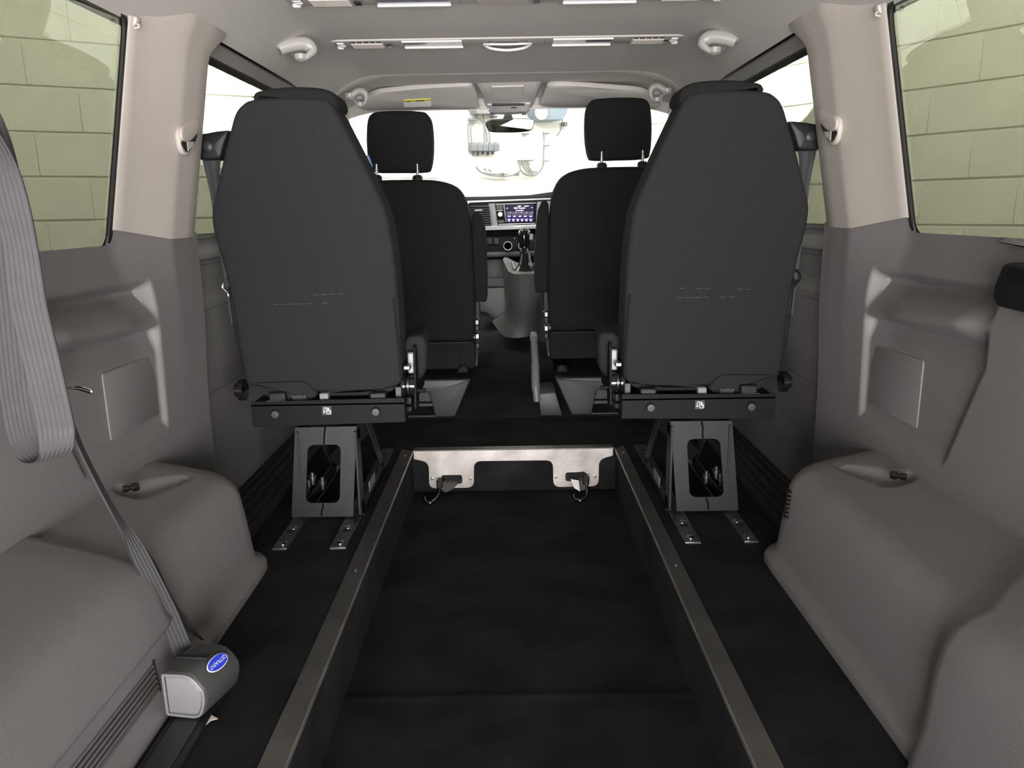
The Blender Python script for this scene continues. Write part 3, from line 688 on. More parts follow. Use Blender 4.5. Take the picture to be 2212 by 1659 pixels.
    B(MB().lathe(c2+Vector((-.006, 0, 0)), (-1, 0, 0), [(.028, 0), (.028, .014), (.018, .017), (.018, .024), (0, .024)], 20), 'pivot_cap', M_GLOSS)
    # pedestal
    O_ = [P(635, 926, y=1.918), P(768, 923, y=1.918), P(764, 1126, y=1.918), P(631, 1126, y=1.918)]
    I_ = [P(663, 963, y=1.918), P(735, 962, y=1.918), P(734, 1086, y=1.918), P(660, 1087, y=1.918)]
    inn = rnd([(p.x, p.z) for p in I_], .020, 6); outp = []
    oc = [Vector((p.x, p.z)) for p in O_]; oc[2].y = .012; oc[3].y = .012
    for i in range(4):
        a, b, d = oc[i-1], oc[i], oc[(i+1) % 4]
        for k in range(7):
            outp.append(b + (a-b)*.12*(3-k)/3 if k < 3 else b + (d-b)*.12*(k-3)/3)
    ped = B(MB().frame(outp, inn, (0, 1.915, 0), XU, Vector((0, .05, 1)), YU, .006), 'pedestal', M_PED, smooth=False)
    for (x0, y0), (x1, y1) in (((700, 924), (699, 962)), ((698, 1088), (695, 1125))):
        a = P(x0, y0, y=1.9155); b = P(x1, y1, y=1.9155); a.y += .05*a.z-.001; b.y += .05*b.z-.001
        b.z = max(b.z, .016); m2 = [a+(b-a)*k/5+Vector((random.uniform(-.0015, .0015), 0, 0)) for k in range(6)]
        B(MB().tube(m2, .0028, 6), 'weld_seam', M_BLKS)
        B(MB().tube([q+Vector((.004, -.0005, 0)) for q in m2], .0014, 6), 'weld_bead', M_STEEL)
    xa, xb = oc[0].x, oc[1].x
    for x in (xa+.006, xb-.003):
        mb = MB().bar((x, 1.945, .014), (x, 1.945, .245), .05, .006, (1, 0, 0))
        mb.bar((x, 2.29, .032), (x, 2.06, .265), .035, .006, (1, 0, 0)); mb.bar((x, 1.94, .028), (x, 2.31, .028), .028, .006, (1, 0, 0)); mb.bar((x, 1.94, .235), (x, 2.10, .25), .04, .006, (1, 0, 0))
        B(mb, 'pedestal_side', M_PED, bevel=.001)
        B(MB().bb(x-.012 if x == xa+.006 else x-.004, x+.004 if x == xa+.006 else x+.012, 1.93, 2.3, .009, .0145), 'pedestal_foot', M_BLKS)
    B(MB().bb(xb-.001, xb+.001, 2.05, 2.14, .03, .06), 'rating_label', M_RETRF)
    B(MB().bb(xa+.02, xb-.02, 2.05, 2.29, .24, .30), 'pedestal_head', M_BLKS)
    B(MB().bar((xa+.03, 2.18, .08), (xb-.01, 2.16, .2), .04, .01, (0, 1, 0)), 'cross_brace', M_BLKS, bevel=.002)
    for px, py in ((697, 1042), (668, 1053), (675, 1032)):
        q = P(px, py, y=2.10); q.z = max(q.z, .034)
        B(MB().lathe(q, (0, 0, 1), [(.009, -.02), (.009, -.004), (.012, -.004), (.012, .006), (.006, .007), (.006, .016), (0, .016)], 12), 'anchor_bolt', M_STEEL)
    # belt guide on the outer shoulder, belt running down behind the backrest
    o = [(430, 291), (468, 284), (498, 281), (486, 312), (478, 343), (452, 346), (429, 345)]
    q = [P(a, b, y=1.95) for a, b in o]
    B(MB().prism(rnd([(p.x, p.z) for p in q], .008, 4), (0, 1.945, 0), XU, ZU, YU, .06, .006, 3, dome=.003), 'belt_guide', M_BLK)
    c = P(449, 316, y=1.944)
    B(MB().lathe(c, (0, -1, 0), [(.013, -.003), (.012, .001), (.009, .003), (0, .0035)], 18), 'guide_cap', M_BLKG)
    cl = []
    for x0, y0, x1, y1, d in ((437, 343, 476, 343, 1.975), (446, 380, 474, 378, 1.97), (456, 425, 480, 425, 1.965), (464, 480, 490, 480, 1.965), (480, 570, 504, 570, 1.97), (500, 700, 524, 690, 1.98)):
        a = P(x0, y0, y=d); b = P(x1, y1, y=d); cl.append(((a+b)/2, b-a))
    cc = spline([c for c, w in cl], 4); ww = spline([w for c, w in cl], 4)
    B(MB().ribbon(list(zip(cc, ww)), .003, 13, 2, .0012), 'belt', M_WEBD)
    pts = [P(x, y, y=1.96) for x, y in ((489, 603), (482, 612), (481, 622), (490, 631), (494, 640))]
    B(MB().tube(spline(pts, 5), .003, 8), 'belt_tongue', M_CHROME if s < 0 else M_BLKS)
    return t
rear_seat(-1); rear_seat(1)

# ================================================================== FRONT SEATS
def front_seat(s, dz, lab):
    t = thing('cab_seat', (s*.42, 3.1, .03), lab, 'seat', 'pair of front seats')
    def fs(px, py): q = P(px, py, y=2.98); return (q.x, q.z)
    up = Vector((0, 0, dz))
    def B(mb, name, m, par=None, **k):
        mb.v = [p+up for p in mb.v]; return mb.side(s).obj(name, m, parent=par or t, **k)
    o = [(787, 310), (788, 262), (796, 243), (815, 237), (860, 235), (905, 237), (920, 243), (930, 265), (933, 320), (928, 362), (915, 371), (860, 372), (805, 371), (793, 360)]
    pts = [Vector((q.x, q.y)) for q in spline([(*fs(*p), 0) for p in o], 3, True)]
    hr = B(MB().prism(pts, (0, 2.95, 0), XU, (0, .05, 1), YU, .10, .028, 5, dome=.012), 'headrest', M_FABD)
    for px in (814, 902):
        q = P(px, 372, y=3.0); B(MB().tube([q+Vector((0, 0, .03)), q-Vector((0, 0, .05))], .006, 10), 'headrest_post', M_STEEL)
        q = P(px, 383, y=2.995); B(MB().lathe(q, (0, 0, 1), [(.02, -.02), (.02, .0), (.014, .008), (0, .008)], 16), 'post_collar', M_BLK)
    o = [(-.20, .905), (-.16, .83), (-.147, .72), (-.140, .6), (-.142, .45), (-.150, .30), (-.30, .298), (-.52, .298), (-.675, .30), (-.69, .45), (-.69, .60), (-.685, .72), (-.665, .83), (-.63, .895), (-.57, .918), (-.42, .922), (-.28, .922)]
    q0 = [fs(a, b) for a, b in ((905, 388), (950, 391), (985, 403), (1005, 430), (1015, 470), (1022, 560), (1026, 640), (1026, 700), (1018, 735), (960, 738), (905, 738))]
    xc = -.418; rt = [(x, z) for x, z in q0]; lf = [(2*xc-x, z) for x, z in reversed(q0)]
    pts = [Vector((q.x, q.y)) for q in spline([(x, z, 0) for x, z in lf+rt], 3, True)]
    bk = B(MB().prism(pts, (0, 2.975, 0), XU, (0, -.02, 1), YU, .13, .03, 5, dome=.004), 'backrest', M_FABD)
    # lower back apron with seams
    zt = fs(905, 740)[1]; x1 = fs(1024, 700)[0]; xl = 2*xc-x1
    ap = B(MB().prism(rnd([(xl, .185), (x1, .185), (x1+.003, zt+.0), (xl-.003, zt)], .02, 4), (0, 2.99, 0), XU, ZU, YU, .10, .012, 3), 'back_apron', M_FABD)
    xs_ = fs(992, 740)[0]
    B(MB().bb(xl+.05, xs_, 2.986, 2.992, .19, zt-.035), 'apron_panel', M_FABD, bevel=.003)
    B(MB().tube([(xl+.02, 2.984, zt-.004), (x1-.01, 2.984, zt-.003)], .0025, 6), 'seam', M_BLKG)
    # cushion and side bolster
    B(MB().prism(rnd([(xl, .26), (x1, .26), (x1+.004, .40, .04), (x1-.05, .41), (xl+.05, .41), (xl-.004, .40, .04)], .03, 5), (0, 3.09, 0), XU, ZU, YU, .50, .04, 4), 'seat_cushion', M_FABD)
    B(MB().prism(rnd([(3.08, .17), (3.42, .22), (3.44, .40), (3.16, .47), (3.09, .45)], .04, 5), (x1+.004, 0, 0), YU, ZU, (-1, 0, 0), .03, .006, 3), 'side_shield', M_DASHG)
    # armrest folded up
    ao = ((1154, 560), (1158, 490), (1162, 455), (1170, 436), (1178, 432), (1185, 440), (1186, 470), (1184, 610), (1181, 625), (1172, 630), (1160, 629), (1155, 618))
    if s < 0: ao = ((1053, 590), (1050, 510), (1046, 480), (1038, 462), (1028, 458), (1020, 466), (1019, 490), (1024, 630), (1027, 645), (1036, 650), (1048, 648), (1053, 638))
    pts = [Vector((-s*-1*P(a2, b2, y=3.02).x if s < 0 else -P(a2, b2, y=3.02).x, P(a2, b2, y=3.02).z-dz)) for a2, b2 in ao]
    if s < 0: pts = [Vector((P(a2, b2, y=3.02).x, P(a2, b2, y=3.02).z)) for a2, b2 in ao]
    arm = B(MB().prism(pts, (0, 3.0, 0), XU, ZU, YU, .07, .012, 4), 'armrest', M_FABD)
    zz = [p.y for p in pts]; xx = [p.x for p in pts]
    B(MB().bb(min(xx)+.008, max(xx)-.004, 2.997, 3.06, min(zz)-.002, min(zz)+.065), 'armrest_end', M_FABD, bevel=.008)
    # belt buckle and bellows on the inner side
    if s < 0: bx, bz = P(1031, 720, y=3.02).x, [P(1031, y, y=3.02).z-dz for y in (745, 725, 707, 695)]
    else: bx, bz = -P(1180, 690, y=3.02).x, [P(1180, y, y=3.02).z-dz for y in (724, 708, 690, 678)]
    for i, z in enumerate(bz):
        B(MB().bb(bx-.008, bx+.010, 3.0, 3.03, z-.012, z+.012), 'buckle_segment', (M_BLK, M_DCHR, M_BLK, M_GLOSS)[i], bevel=.004)
    B(MB().tube(spline([(bx-.008, 2.999, bz[3]-.01), (bx-.008, 2.998, bz[3]+.012), (bx+.010, 2.998, bz[3]+.012), (bx+.010, 2.999, bz[3]-.008)], 4), .002, 8), 'buckle_bezel', M_DCHR)
    # base box, not raised with the seat
    up2 = Vector((0, 0, -dz))
    def BB(mb, name, m, **k):
        return mb.side(s).obj(name, m, parent=t, **k)
    xr0, xr1 = fs(1018, 815)[0], fs(985, 905)[0]
    z1 = fs(960, 815)[1]
    fr_o = [(xl, .004), (xr1-.06, .004), (xr1, .004), (xr0, z1), (xl, z1)]
    BB(MB().prism(rnd([(xr1-.078, .004), (xr1, .004), (xr0, z1), (xl, z1), (xl, z1-.05), (xr1-.10, z1-.05)], .008, 4), (0, 2.935, 0), XU, ZU, YU, .05, .006, 3), 'base_cover', M_BLKG)
    BB(MB().add([(xl, 2.94, z1-.003), (xr0-.003, 2.94, z1-.003), (xr0-.003, 3.25, z1+.012), (xl, 3.25, z1+.012)], [(0, 1, 2, 3)]), 'base_top', M_BLKG, smooth=False)
    BB(MB().add([(xl, 2.975, .06), (xr1-.08, 2.975, .06), (xr1-.07, 2.985, z1-.03), (xl, 2.985, z1-.03)], [(0, 1, 2, 3)]), 'base_recess', M_BLK, smooth=False)
    BB(MB().bb(xl, xr1-.075, 2.945, 2.99, .045, .06), 'base_ledge', M_BLKG, bevel=.004)
    BB(MB().bb(xl, xr1-.075, 2.94, 2.96, .003, .012), 'base_foot', M_BLKG, bevel=.003)
    BB(MB().add([(xr1, 2.945, .004), (xr0, 2.945, z1), (xr0, 3.5, z1+.12), (xr1, 3.5, .05)], [(0, 1, 2, 3)]), 'base_side', M_BLK, smooth=False)
    if s < 0: c = P(1000, 797, y=3.0)
    else: c = P(1214, 796, y=3.0); c.x = -c.x
    BB(MB().box(c, (.045, .03, .03)), 'seat_runner', M_GLOSS, bevel=.006)
    BB(MB().tube(spline([c+Vector((-.022, -.018, -.012)), c+Vector((-.008, -.02, .016)), c+Vector((.016, -.02, .01)), c+Vector((.024, -.018, -.012))], 4), .003, 8), 'runner_hook', M_GLOSS)
    return t, hr, B
fL, hL, BL = front_seat(-1, 0, 'left front seat in black fabric with a blue side tag')
fR, hR, BR = front_seat(1, .034, 'right front seat in black fabric, set a little higher')
a, b, c, d = P(788, 337, y=2.935), P(797, 335, y=2.935), P(806, 360, y=2.935), P(798, 363, y=2.935)
MB().prism([(p.x, p.z) for p in (a, b, c, d)], (0, 2.933, 0), XU, ZU, YU, .003, .0005, 1).obj('airbag_tag', M_LBLUE, parent=fL, smooth=False, label='light blue fabric tag')
for k in range(5):
    u = .2+.15*k; m0 = a+(d-a)*u; m1 = b+(c-b)*u
    MB().bar(m0+(m1-m0)*.35-YU*.0035, m0+(m1-m0)*.8-YU*.0035, .003, .0006, (0, 1, 0)).obj('tag_mark', M_WHITE, parent=fL, smooth=False)

# ================================================================== CAB: dashboard, console, mirror
YD = 3.95
def dp(px, py, y=YD): q = P(px, py, y=y); return q
dash = thing('dashboard', (0, 4.1, .45), 'dark dashboard with silver trim lines between the front seats', 'dashboard')
prof = [(4.50, .80), (4.40, .835), (4.2, .865), (4.06, .868), (3.99, .858), (3.972, .845), (3.968, .72), (3.96, .70), (3.975, .69), (3.985, .56), (4.05, .52), (4.15, .50), (4.3, .45), (4.5, .4)]
prof = [(y, z) for y, z in prof]
secs = []
for x in (-.80, -.5, -.28, -.1, .1, .28, .5, .8):
    lift = .04*sm(.02, .45, x)     # instrument hood rises on the driver's side
    secs.append([Vector((x, y, z + (lift if z > .8 else 0))) for y, z in prof])
MB().grid(secs).obj('dash_body', M_DASH, parent=dash, angle=30)
def dbox(n, x0, y0, x1, y1, m, d0=YD, th=.015, bev=.002, par=dash, lab=None):
    a, b = dp(x0, y0, d0), dp(x1, y1, d0)
    return MB().bb(a.x, b.x, d0, d0+th, a.z, b.z).obj(n, m, parent=par, bevel=bev, label=lab)
def dpoly(n, pts, m, d0=YD, th=.015, bev=.002, r=.004, par=dash):
    q = [dp(x, y, d0) for x, y in pts]
    return MB().prism(rnd([(p.x, p.z) for p in q], r, 3), (0, d0, 0), XU, ZU, YU, th, bev, 2).obj(n, m, parent=par)
dpoly('top_trim', [(985, 439), (1012, 434), (1190, 428), (1190, 431), (1014, 438), (1004, 452), (1000, 451), (985, 446)], M_SILVER, 3.945)
dpoly('lower_trim', [(1040, 489), (1196, 484), (1196, 493), (1045, 498)], M_SILVER, 3.935, .03, .004)
dpoly('bezel_divider', [(1055, 440), (1069, 439), (1076, 489), (1061, 490)], M_DASHG, 3.948)
dpoly('bezel_end', [(1160, 436), (1192, 434), (1192, 484), (1157, 486)], M_DASHG, 3.95)
vent = dpoly('air_vent', [(1008, 446), (1014, 440), (1056, 439), (1061, 489), (1012, 491)], M_SHADOW, 3.955)
for k in range(9):
    y = 446+k*4.9; a, b = dp(1008+.3*k, y+.6, 3.946), dp(1056+.5*k, y, 3.946)
    MB().bar(a, b, .014, .0032).obj('vent_slat', M_BLKG, parent=vent)
dpoly('vent_tab', [(1026, 453), (1041, 452), (1043, 455), (1024, 456)], M_SILVER, 3.94)
unit = dpoly('infotainment_unit', [(1070, 440), (1160, 436), (1158, 487), (1077, 489)], M_GLOSS, 3.95, .02)
dpoly('unit_trim', [(1070, 440.6), (1158, 438), (1158, 439.5), (1070, 442)], M_SILVER, 3.945, .004, .0004, .0004, unit)
dpoly('unit_trim', [(1077, 484), (1156, 481.5), (1156, 483), (1077, 485.6)], M_SILVER, 3.945, .004, .0004, .0004, unit)
dpoly('unit_trim', [(1087, 442.5), (1090, 442.5), (1094.5, 479), (1092, 480)], M_DASHG, 3.945, .004, .0006, .0006, unit)
dpoly('unit_button', [(1071.5, 443), (1085, 442.5), (1086, 453), (1072, 453.5)], M_BLKG, 3.945, .004, .0006, .001, unit)
dpoly('unit_button', [(1075, 475.5), (1088.5, 475), (1089.5, 481.5), (1076, 482)], M_BLKG, 3.945, .004, .0006, .001, unit)
dpoly('unit_trim', [(1072, 454.5), (1086.5, 454), (1086.5, 455.2), (1072, 455.8)], M_SILVER, 3.945, .004, .0004, .0004, unit)
c = dp(1080.5, 463, 3.945)
MB().lathe(c, (0, -1, 0), [(.0115, 0), (.0115, .010), (.0095, .012), (.0065, .012), (.006, .010), (0, .010)], 20).obj('volume_knob', M_SILVER, parent=unit)
scr = dpoly('screen', [(1091.5, 443), (1153, 441), (1153, 478.5), (1095, 480.5)], M_SCRD, 3.946, .003, .0004, .0008, unit)
def sbar(x0, y0, x1, y1, m, d=3.9455): dpoly('screen_graphic', [(x0, y0), (x1, y0-.3), (x1, y1-.3), (x0, y1)], m, d, .0006, .0001, .0003, unit)
sbar(1095, 466.5, 1153, 472, M_SCRB); sbar(1095, 472.3, 1153, 479, M_SCRB)
for k in range(5):
    x = 1094.4+k*11.6; sbar(x, 457.5, x+10.6, 466, M_SCRT); sbar(x+2.6, 466.8, x+8.6, 468.4, M_SCRW, 3.945); sbar(x+8.4, 458.2, x+9.6, 459.8, M_SCRW, 3.945)
for k in range(6):
    x = 1096.5+k*9.4; sbar(x, 473.3, x+6, 474.4, M_SCRW, 3.945); sbar(x+1.2, 476, x+5, 478, M_SCRW, 3.945)
q = dp(1122.5, 449.6, 3.9448)
textmb('BBC Radio2', q, XU, ZU, .0115).obj('station_name', M_SCRW, parent=unit, smooth=False, recalc=False)
sbar(1114.5, 454.2, 1130.5, 455.8, M_SCRW, 3.945)
sbar(1118.5, 444.4, 1125.5, 446.6, M_SCRW, 3.945); sbar(1132.5, 444.6, 1142, 446.2, M_SCRW, 3.945)
textmb('<', dp(1095.6, 450.3, 3.9448), XU, ZU, .013).obj('arrow', M_SCRW, parent=unit, smooth=False, recalc=False)
textmb('>', dp(1149, 448.8, 3.9448), XU, ZU, .013).obj('arrow', M_SCRW, parent=unit, smooth=False, recalc=False)
clim = dpoly('climate_panel', [(1045, 511), (1190, 506), (1190, 541), (1048, 546)], M_DASH, 3.96, .02, .003)
for cx, cy in ((1097, 531), (1129, 530)):
    c = dp(cx, cy, 3.955)
    kb = MB().lathe(c, (0, -1, 0), [(.022, 0), (.022, .012), (.0205, .014), (.018, .014), (.017, .011), (0, .011)], 24).obj('climate_knob', M_BLK, parent=clim)
    MB().lathe(c+Vector((0, -.0125, 0)), (0, -1, 0), [(.0222, 0), (.0222, .002), (.0208, .0025), (.0200, .002), (.0200, 0)], 24).obj('knob_ring', M_SILVER, parent=clim)
    for dz, w in ((.007, .010), (0, .018), (-.007, .008)): MB().box(c+Vector((0, -.0112, dz)), (w, .0006, .0018)).obj('knob_print', M_SILVER, parent=clim, smooth=False)
for x in (1051, 1066): dpoly('blank_switch', [(x, 514), (x+12, 513.5), (x+12, 528), (x, 528.5)], M_BLK, 3.955, .008, .002, .003, clim)
for x in (1111, 1121): dpoly('switch_mark', [(x, 514), (x+1.6, 514), (x+1.6, 516), (x, 516)], M_SILVER, 3.957, .001, .0001, .0002, clim)
dpoly('panel_lip', [(1048, 545), (1190, 541), (1190, 553), (1050, 556)], M_BLKG, 3.955, .03, .004)

# ---- lower console and gear lever
con = thing('gear_console', (.06, 3.6, .16), 'grey centre console with black gear lever', 'console')
def cp(px, py, y): return P(px, py, y=y)
def crow(pts): return [cp(*p) for p in pts]
rows = [crow([(1090, 556, 3.85), (1086, 560, 3.72), (1098, 586, 3.56), (1110, 592, 3.53), (1135, 592, 3.52), (1165, 591, 3.53), (1180, 586, 3.56), (1192, 556, 3.72), (1190, 552, 3.85)]),
        crow([(1086, 575, 3.86), (1084, 585, 3.75), (1094, 604, 3.58), (1110, 610, 3.54), (1135, 611, 3.53), (1165, 609, 3.54), (1182, 602, 3.58), (1192, 585, 3.75), (1192, 575, 3.86)]),
        crow([(1090, 640, 3.88), (1090, 645, 3.78), (1098, 655, 3.62), (1110, 662, 3.57), (1135, 664, 3.56), (1160, 660, 3.57), (1174, 654, 3.62), (1184, 645, 3.78), (1186, 640, 3.88)]),
        crow([(1094, 680, 3.88), (1096, 685, 3.80), (1102, 692, 3.66), (1112, 700, 3.61), (1135, 703, 3.60), (1156, 698, 3.61), (1168, 690, 3.66), (1180, 680, 3.80), (1182, 676, 3.88)]),
        crow([(1060, 690, 3.88), (1066, 700, 3.82), (1078, 716, 3.70), (1088, 729, 3.62), (1120, 731, 3.60), (1148, 726, 3.61), (1166, 716, 3.66), (1178, 700, 3.80), (1184, 690, 3.88)])]
ins = [q+(rows[0][4]-q)*.0 for q in rows[0]]
MB().grid(rows).obj('console_shell', M_CONS, parent=con, angle=70, sub=2)
mid = sum(rows[0], Vector())/9
MB().grid([rows[0], [q+(mid-q)*.12+Vector((0, 0, .004)) for q in rows[0]], [q+(mid-q)*.5-Vector((0, 0, .002)) for q in rows[0]], [mid]*9]).obj('console_top', M_DASHG, parent=con, angle=60)
c = cp(1135, 572, 3.60)
MB().lathe(cp(1136, 586, 3.60), (0, 0, 1), [(.062, -.012), (.055, .0), (.040, .02), (.030, .05), (.024, .08), (.020, .092)], 14).obj('gaiter', M_GLOSS, parent=con, angle=80)
g = cp(1133, 541, 3.60)
MB().lathe(g, (0, .05, 1), [(.017, -.012), (.022, -.01), (.022, 0), (.018, .004), (.022, .02), (.030, .055), (.031, .075), (.027, .09), (.016, .099), (0, .101)], 20).obj('gear_knob', M_GLOSS, parent=con, angle=60)
MB().box(g+Vector((.03, 0, .06)), (.024, .03, .03)).obj('lock_button', M_RETRF, parent=con, bevel=.006)
a, b, c2, d = cp(1104, 570, 3.64), cp(1110, 568, 3.68), cp(1116, 586, 3.57), cp(1108, 586, 3.56)
MB().add([q+Vector((0, 0, .006)) for q in (a, b, c2, d)], [(0, 1, 2, 3)]).obj('gear_indicator', M_BLKG, parent=con, smooth=False)
for k, ch in enumerate('PRND'):
    q = a*.5+b*.5; e = c2*.5+d*.5; r = q+(e-q)*(.2+.2*k)+Vector((0, 0, .008))
    textmb(ch, r, XU, Vector((0, .7, .7)), .014).obj('gear_letter', M_WHITE, parent=con, smooth=False, recalc=False)
def dq(n, pts, m, d0, th=.02, bev=.004, r=.008): return dpoly(n, pts, m, d0, th, bev, r, dash)
dq('tray_panel', [(1028, 622), (1096, 619), (1104, 700), (1068, 690), (1052, 676), (1030, 674)], M_CONS, 3.90, .10, .008, .015)
dq('tray_back', [(1040, 556), (1092, 554), (1092, 600), (1040, 602)], M_BLKG, 4.0, .02)
a, b = P(1048, 601, y=3.99), P(1096, 620, y=3.90)
MB().add([(a.x, 3.99, a.z), (b.x, 3.99, a.z), (b.x, 3.897, b.z+.004), (a.x, 3.897, b.z+.004)], [(0, 1, 2, 3)]).obj('tray_mat', M_SHADOW, parent=dash, smooth=False)
# handbrake beside the right front seat
hb = thing('handbrake', (.12, 3.0, .02), 'grey handbrake lever beside the right front seat base', 'handbrake')
pts = spline([P(1160, 868, y=2.93), P(1157, 830, y=2.95), P(1156, 780, y=3.0), P(1154, 745, y=3.05), P(1153, 722, y=3.08)], 5)
MB().tube(pts, [.014]*4+[.017]*6+[.015]*6+[.013]*(len(pts)-16), 12).obj('lever', M_DASHG, parent=hb, angle=70)
g = pts[-1]; MB().lathe(g, (0, .4, 1), [(.014, -.03), (.016, -.028), (.016, .0), (.010, .009), (0, .010)], 14).obj('grip_cap', M_RETRF, parent=hb)
dq2 = [P(x, y, y=2.935) for x, y in ((1163, 852), (1200, 848), (1215, 905), (1168, 905))]
MB().prism([(p.x, max(.004, p.z)) for p in dq2], (0, 2.935, 0), XU, ZU, YU, .2, .004, 2).obj('handbrake_box', M_BLKG, parent=hb)

# ---- roof furniture at the windscreen
mir = thing('rear_view_mirror', (0, 3.6, 1.14), 'rear-view mirror with black stalk at the windscreen', 'mirror')
o = [(1049, 266), (1058, 260), (1075, 257), (1120, 254.5), (1148, 255), (1155, 259), (1153, 272), (1144, 281), (1115, 285), (1080, 286), (1060, 285), (1053, 279)]
q = [P(a, b, y=3.6) for a, b in o]; pts = [Vector((v.x, v.y)) for v in spline([(p.x, p.z, 0) for p in q], 4, True)]
YM = Vector((.10, 1, -.14)).normalized()
MU, MV = Vector((1, .25, 0)), Vector((0, -.08, 1)); MO = Vector((0, 3.604+.08*1.17, 0))
MB().prism(pts, MO, MU, MV, YU, .022, .006, 3).obj('mirror_shell', M_BLK, parent=mir)
inn = offset(pts if area(pts) > 0 else pts[::-1], -.0035)
ctr = sum(inn, Vector((0, 0)))/len(inn)
MB().add([MO-YU*.0008+MU*p.x+MV*p.y for p in inn], [tuple(range(len(inn)))]).obj('mirror_face', M_MIRR, parent=mir, smooth=False)
a, b = P(1091, 246, y=3.62), P(1106, 257, y=3.62)
MB().prism(rnd([(p.x, p.z) for p in (P(1091, 244, y=3.62), P(1104, 244, y=3.62), P(1109, 258, y=3.62), P(1086, 258, y=3.62))], .004, 3), (0, 3.61, 0), XU, ZU, YU, .03, .004, 2).obj('mirror_stalk', M_BLK, parent=mir)
oc_ = thing('overhead_console', (0, 3.35, 1.19), 'pale overhead console with map lamps above the mirror', 'console')
def tp(pts, y0, y1, ya, yb):   # pixel outline on a plane tilting from y0 at the top row to y1 at the bottom row
    return [P(px, py, y=y0+(y1-y0)*(py-ya)/(yb-ya)) for px, py in pts]
def plate(par, name, pts, m, y0, y1, ya, yb, th=.02, push=0, n=4):
    q = tp(pts, y0, y1, ya, yb); c = sum(q, Vector())/len(q)
    p2 = spline(q, n, True) if n > 1 else q
    nn = Vector((0, .35, .94))
    mid = [v+(c-v)*.03 for v in p2]
    rs_ = [[v-nn*push for v in p2], [v+nn*(th-push) for v in p2]]
    rs_.insert(0, [v+(c-v)*.04-nn*(push+.004) for v in p2])
    return MB().rings(rs_).obj(name, m, parent=par, angle=50)
plate(oc_, 'console_shell', [(1030, 182), (1040, 172), (1098, 168), (1160, 169), (1170, 178), (1160, 200), (1154, 222), (1146, 236), (1136, 244), (1100, 247), (1066, 246), (1056, 240), (1048, 225), (1042, 205)], M_HEADP, 3.2, 3.5, 170, 247, .03)
plate(oc_, 'storage_lid', [(1061, 183), (1132, 181), (1131, 204), (1120, 207), (1075, 208), (1063, 205)], M_HEADP, 3.2, 3.5, 170, 247, .004, .006, 1)
plate(oc_, 'lamp_lens', [(1052, 222), (1146, 219), (1140, 236), (1060, 239)], M_HEADL, 3.2, 3.5, 170, 247, .004, .006, 1)
for x in (1058, 1093, 1127): plate(oc_, 'lamp_switch', [(x, 237), (x+10, 236.6), (x+10, 243), (x, 243.5)], M_RETRF, 3.2, 3.5, 170, 247, .004, .0075, 1)
plate(oc_, 'console_slot', [(1062, 221), (1134, 219.5), (1134, 222), (1062, 223.5)], M_RETR, 3.2, 3.5, 170, 247, .003, .0085, 1)
plate(oc_, 'airbag_light', [(1104, 226), (1116, 225.6), (1116, 227.4), (1104, 228)], M_RED, 3.2, 3.5, 170, 247, .003, .009, 1)
vl = [(783, 236), (786, 222), (797, 208), (818, 199), (850, 195), (900, 190), (960, 186), (1010, 184), (1022, 189), (1030, 205), (1034, 229), (1026, 234), (940, 235), (850, 236)]
vr = [(1172, 229), (1174, 208), (1180, 191), (1192, 184), (1250, 184), (1330, 190), (1380, 195), (1405, 205), (1418, 220), (1424, 231), (1380, 231), (1280, 230)]
for pts, lab in ((vl, 'left sun visor carrying a yellow and white warning label'), (vr, 'right sun visor, plain pale grey')):
    c = P(pts[0][0]*.5+pts[7][0]*.5, 232, y=3.42)
    v = thing('sun_visor', c, lab, 'sun visor', 'pair of sun visors')
    plate(v, 'visor_board', pts, M_HEADP, 3.22, 3.42, 184, 236, .014, 0)
    q = tp([(pts[6][0]-60, 186), (pts[6][0]+30, 184)], 3.22, 3.42, 184, 236)
    if pts is vl:
        L = lambda n, p, m, push: plate(v, n, p, m, 3.22, 3.42, 184, 236, .001, push, 1)
        L('label_yellow', [(871, 213), (931, 210), (931.5, 214.5), (871.5, 217)], M_YEL, .0045)
        L('label_white', [(871.5, 217), (931.5, 214.5), (932, 226), (873, 228)], M_WHITE, .0045)
        L('label_triangle', [(879, 216), (882, 213.2), (885, 215.8)], M_DKP, .0055)
        L('label_text_bar', [(899, 213), (916, 212.2), (916, 214), (899, 214.8)], M_RED, .0055)
        def arcpts(cx, cy, rx, ry, n=20): return tp([(cx+rx*math.cos(2*math.pi*k/n), cy+ry*math.sin(2*math.pi*k/n)) for k in range(n+1)], 3.22, 3.42, 184, 236)
        MB().tube([p-Vector((0, .002, .006)) for p in arcpts(883, 222, 9, 4.6)], .0018, 6).obj('label_ring', M_RED, parent=v)
        MB().tube([p-Vector((0, .002, .006)) for p in tp([(876, 219), (890, 225)], 3.22, 3.42, 184, 236)], .0016, 6).obj('label_bar', M_RED, parent=v)
        for pl in ([(896, 219), (898, 224), (901, 219), (905, 218), (908, 221), (906, 224)], [(913, 220), (917, 219), (918, 222)], [(926, 217), (928, 219)], [(925, 222), (928, 224)]):
            MB().tube([p-Vector((0, .002, .006)) for p in tp(pl, 3.22, 3.42, 184, 236)], .0013, 6).obj('label_mark', M_EQ, parent=v)
    else:
        pass
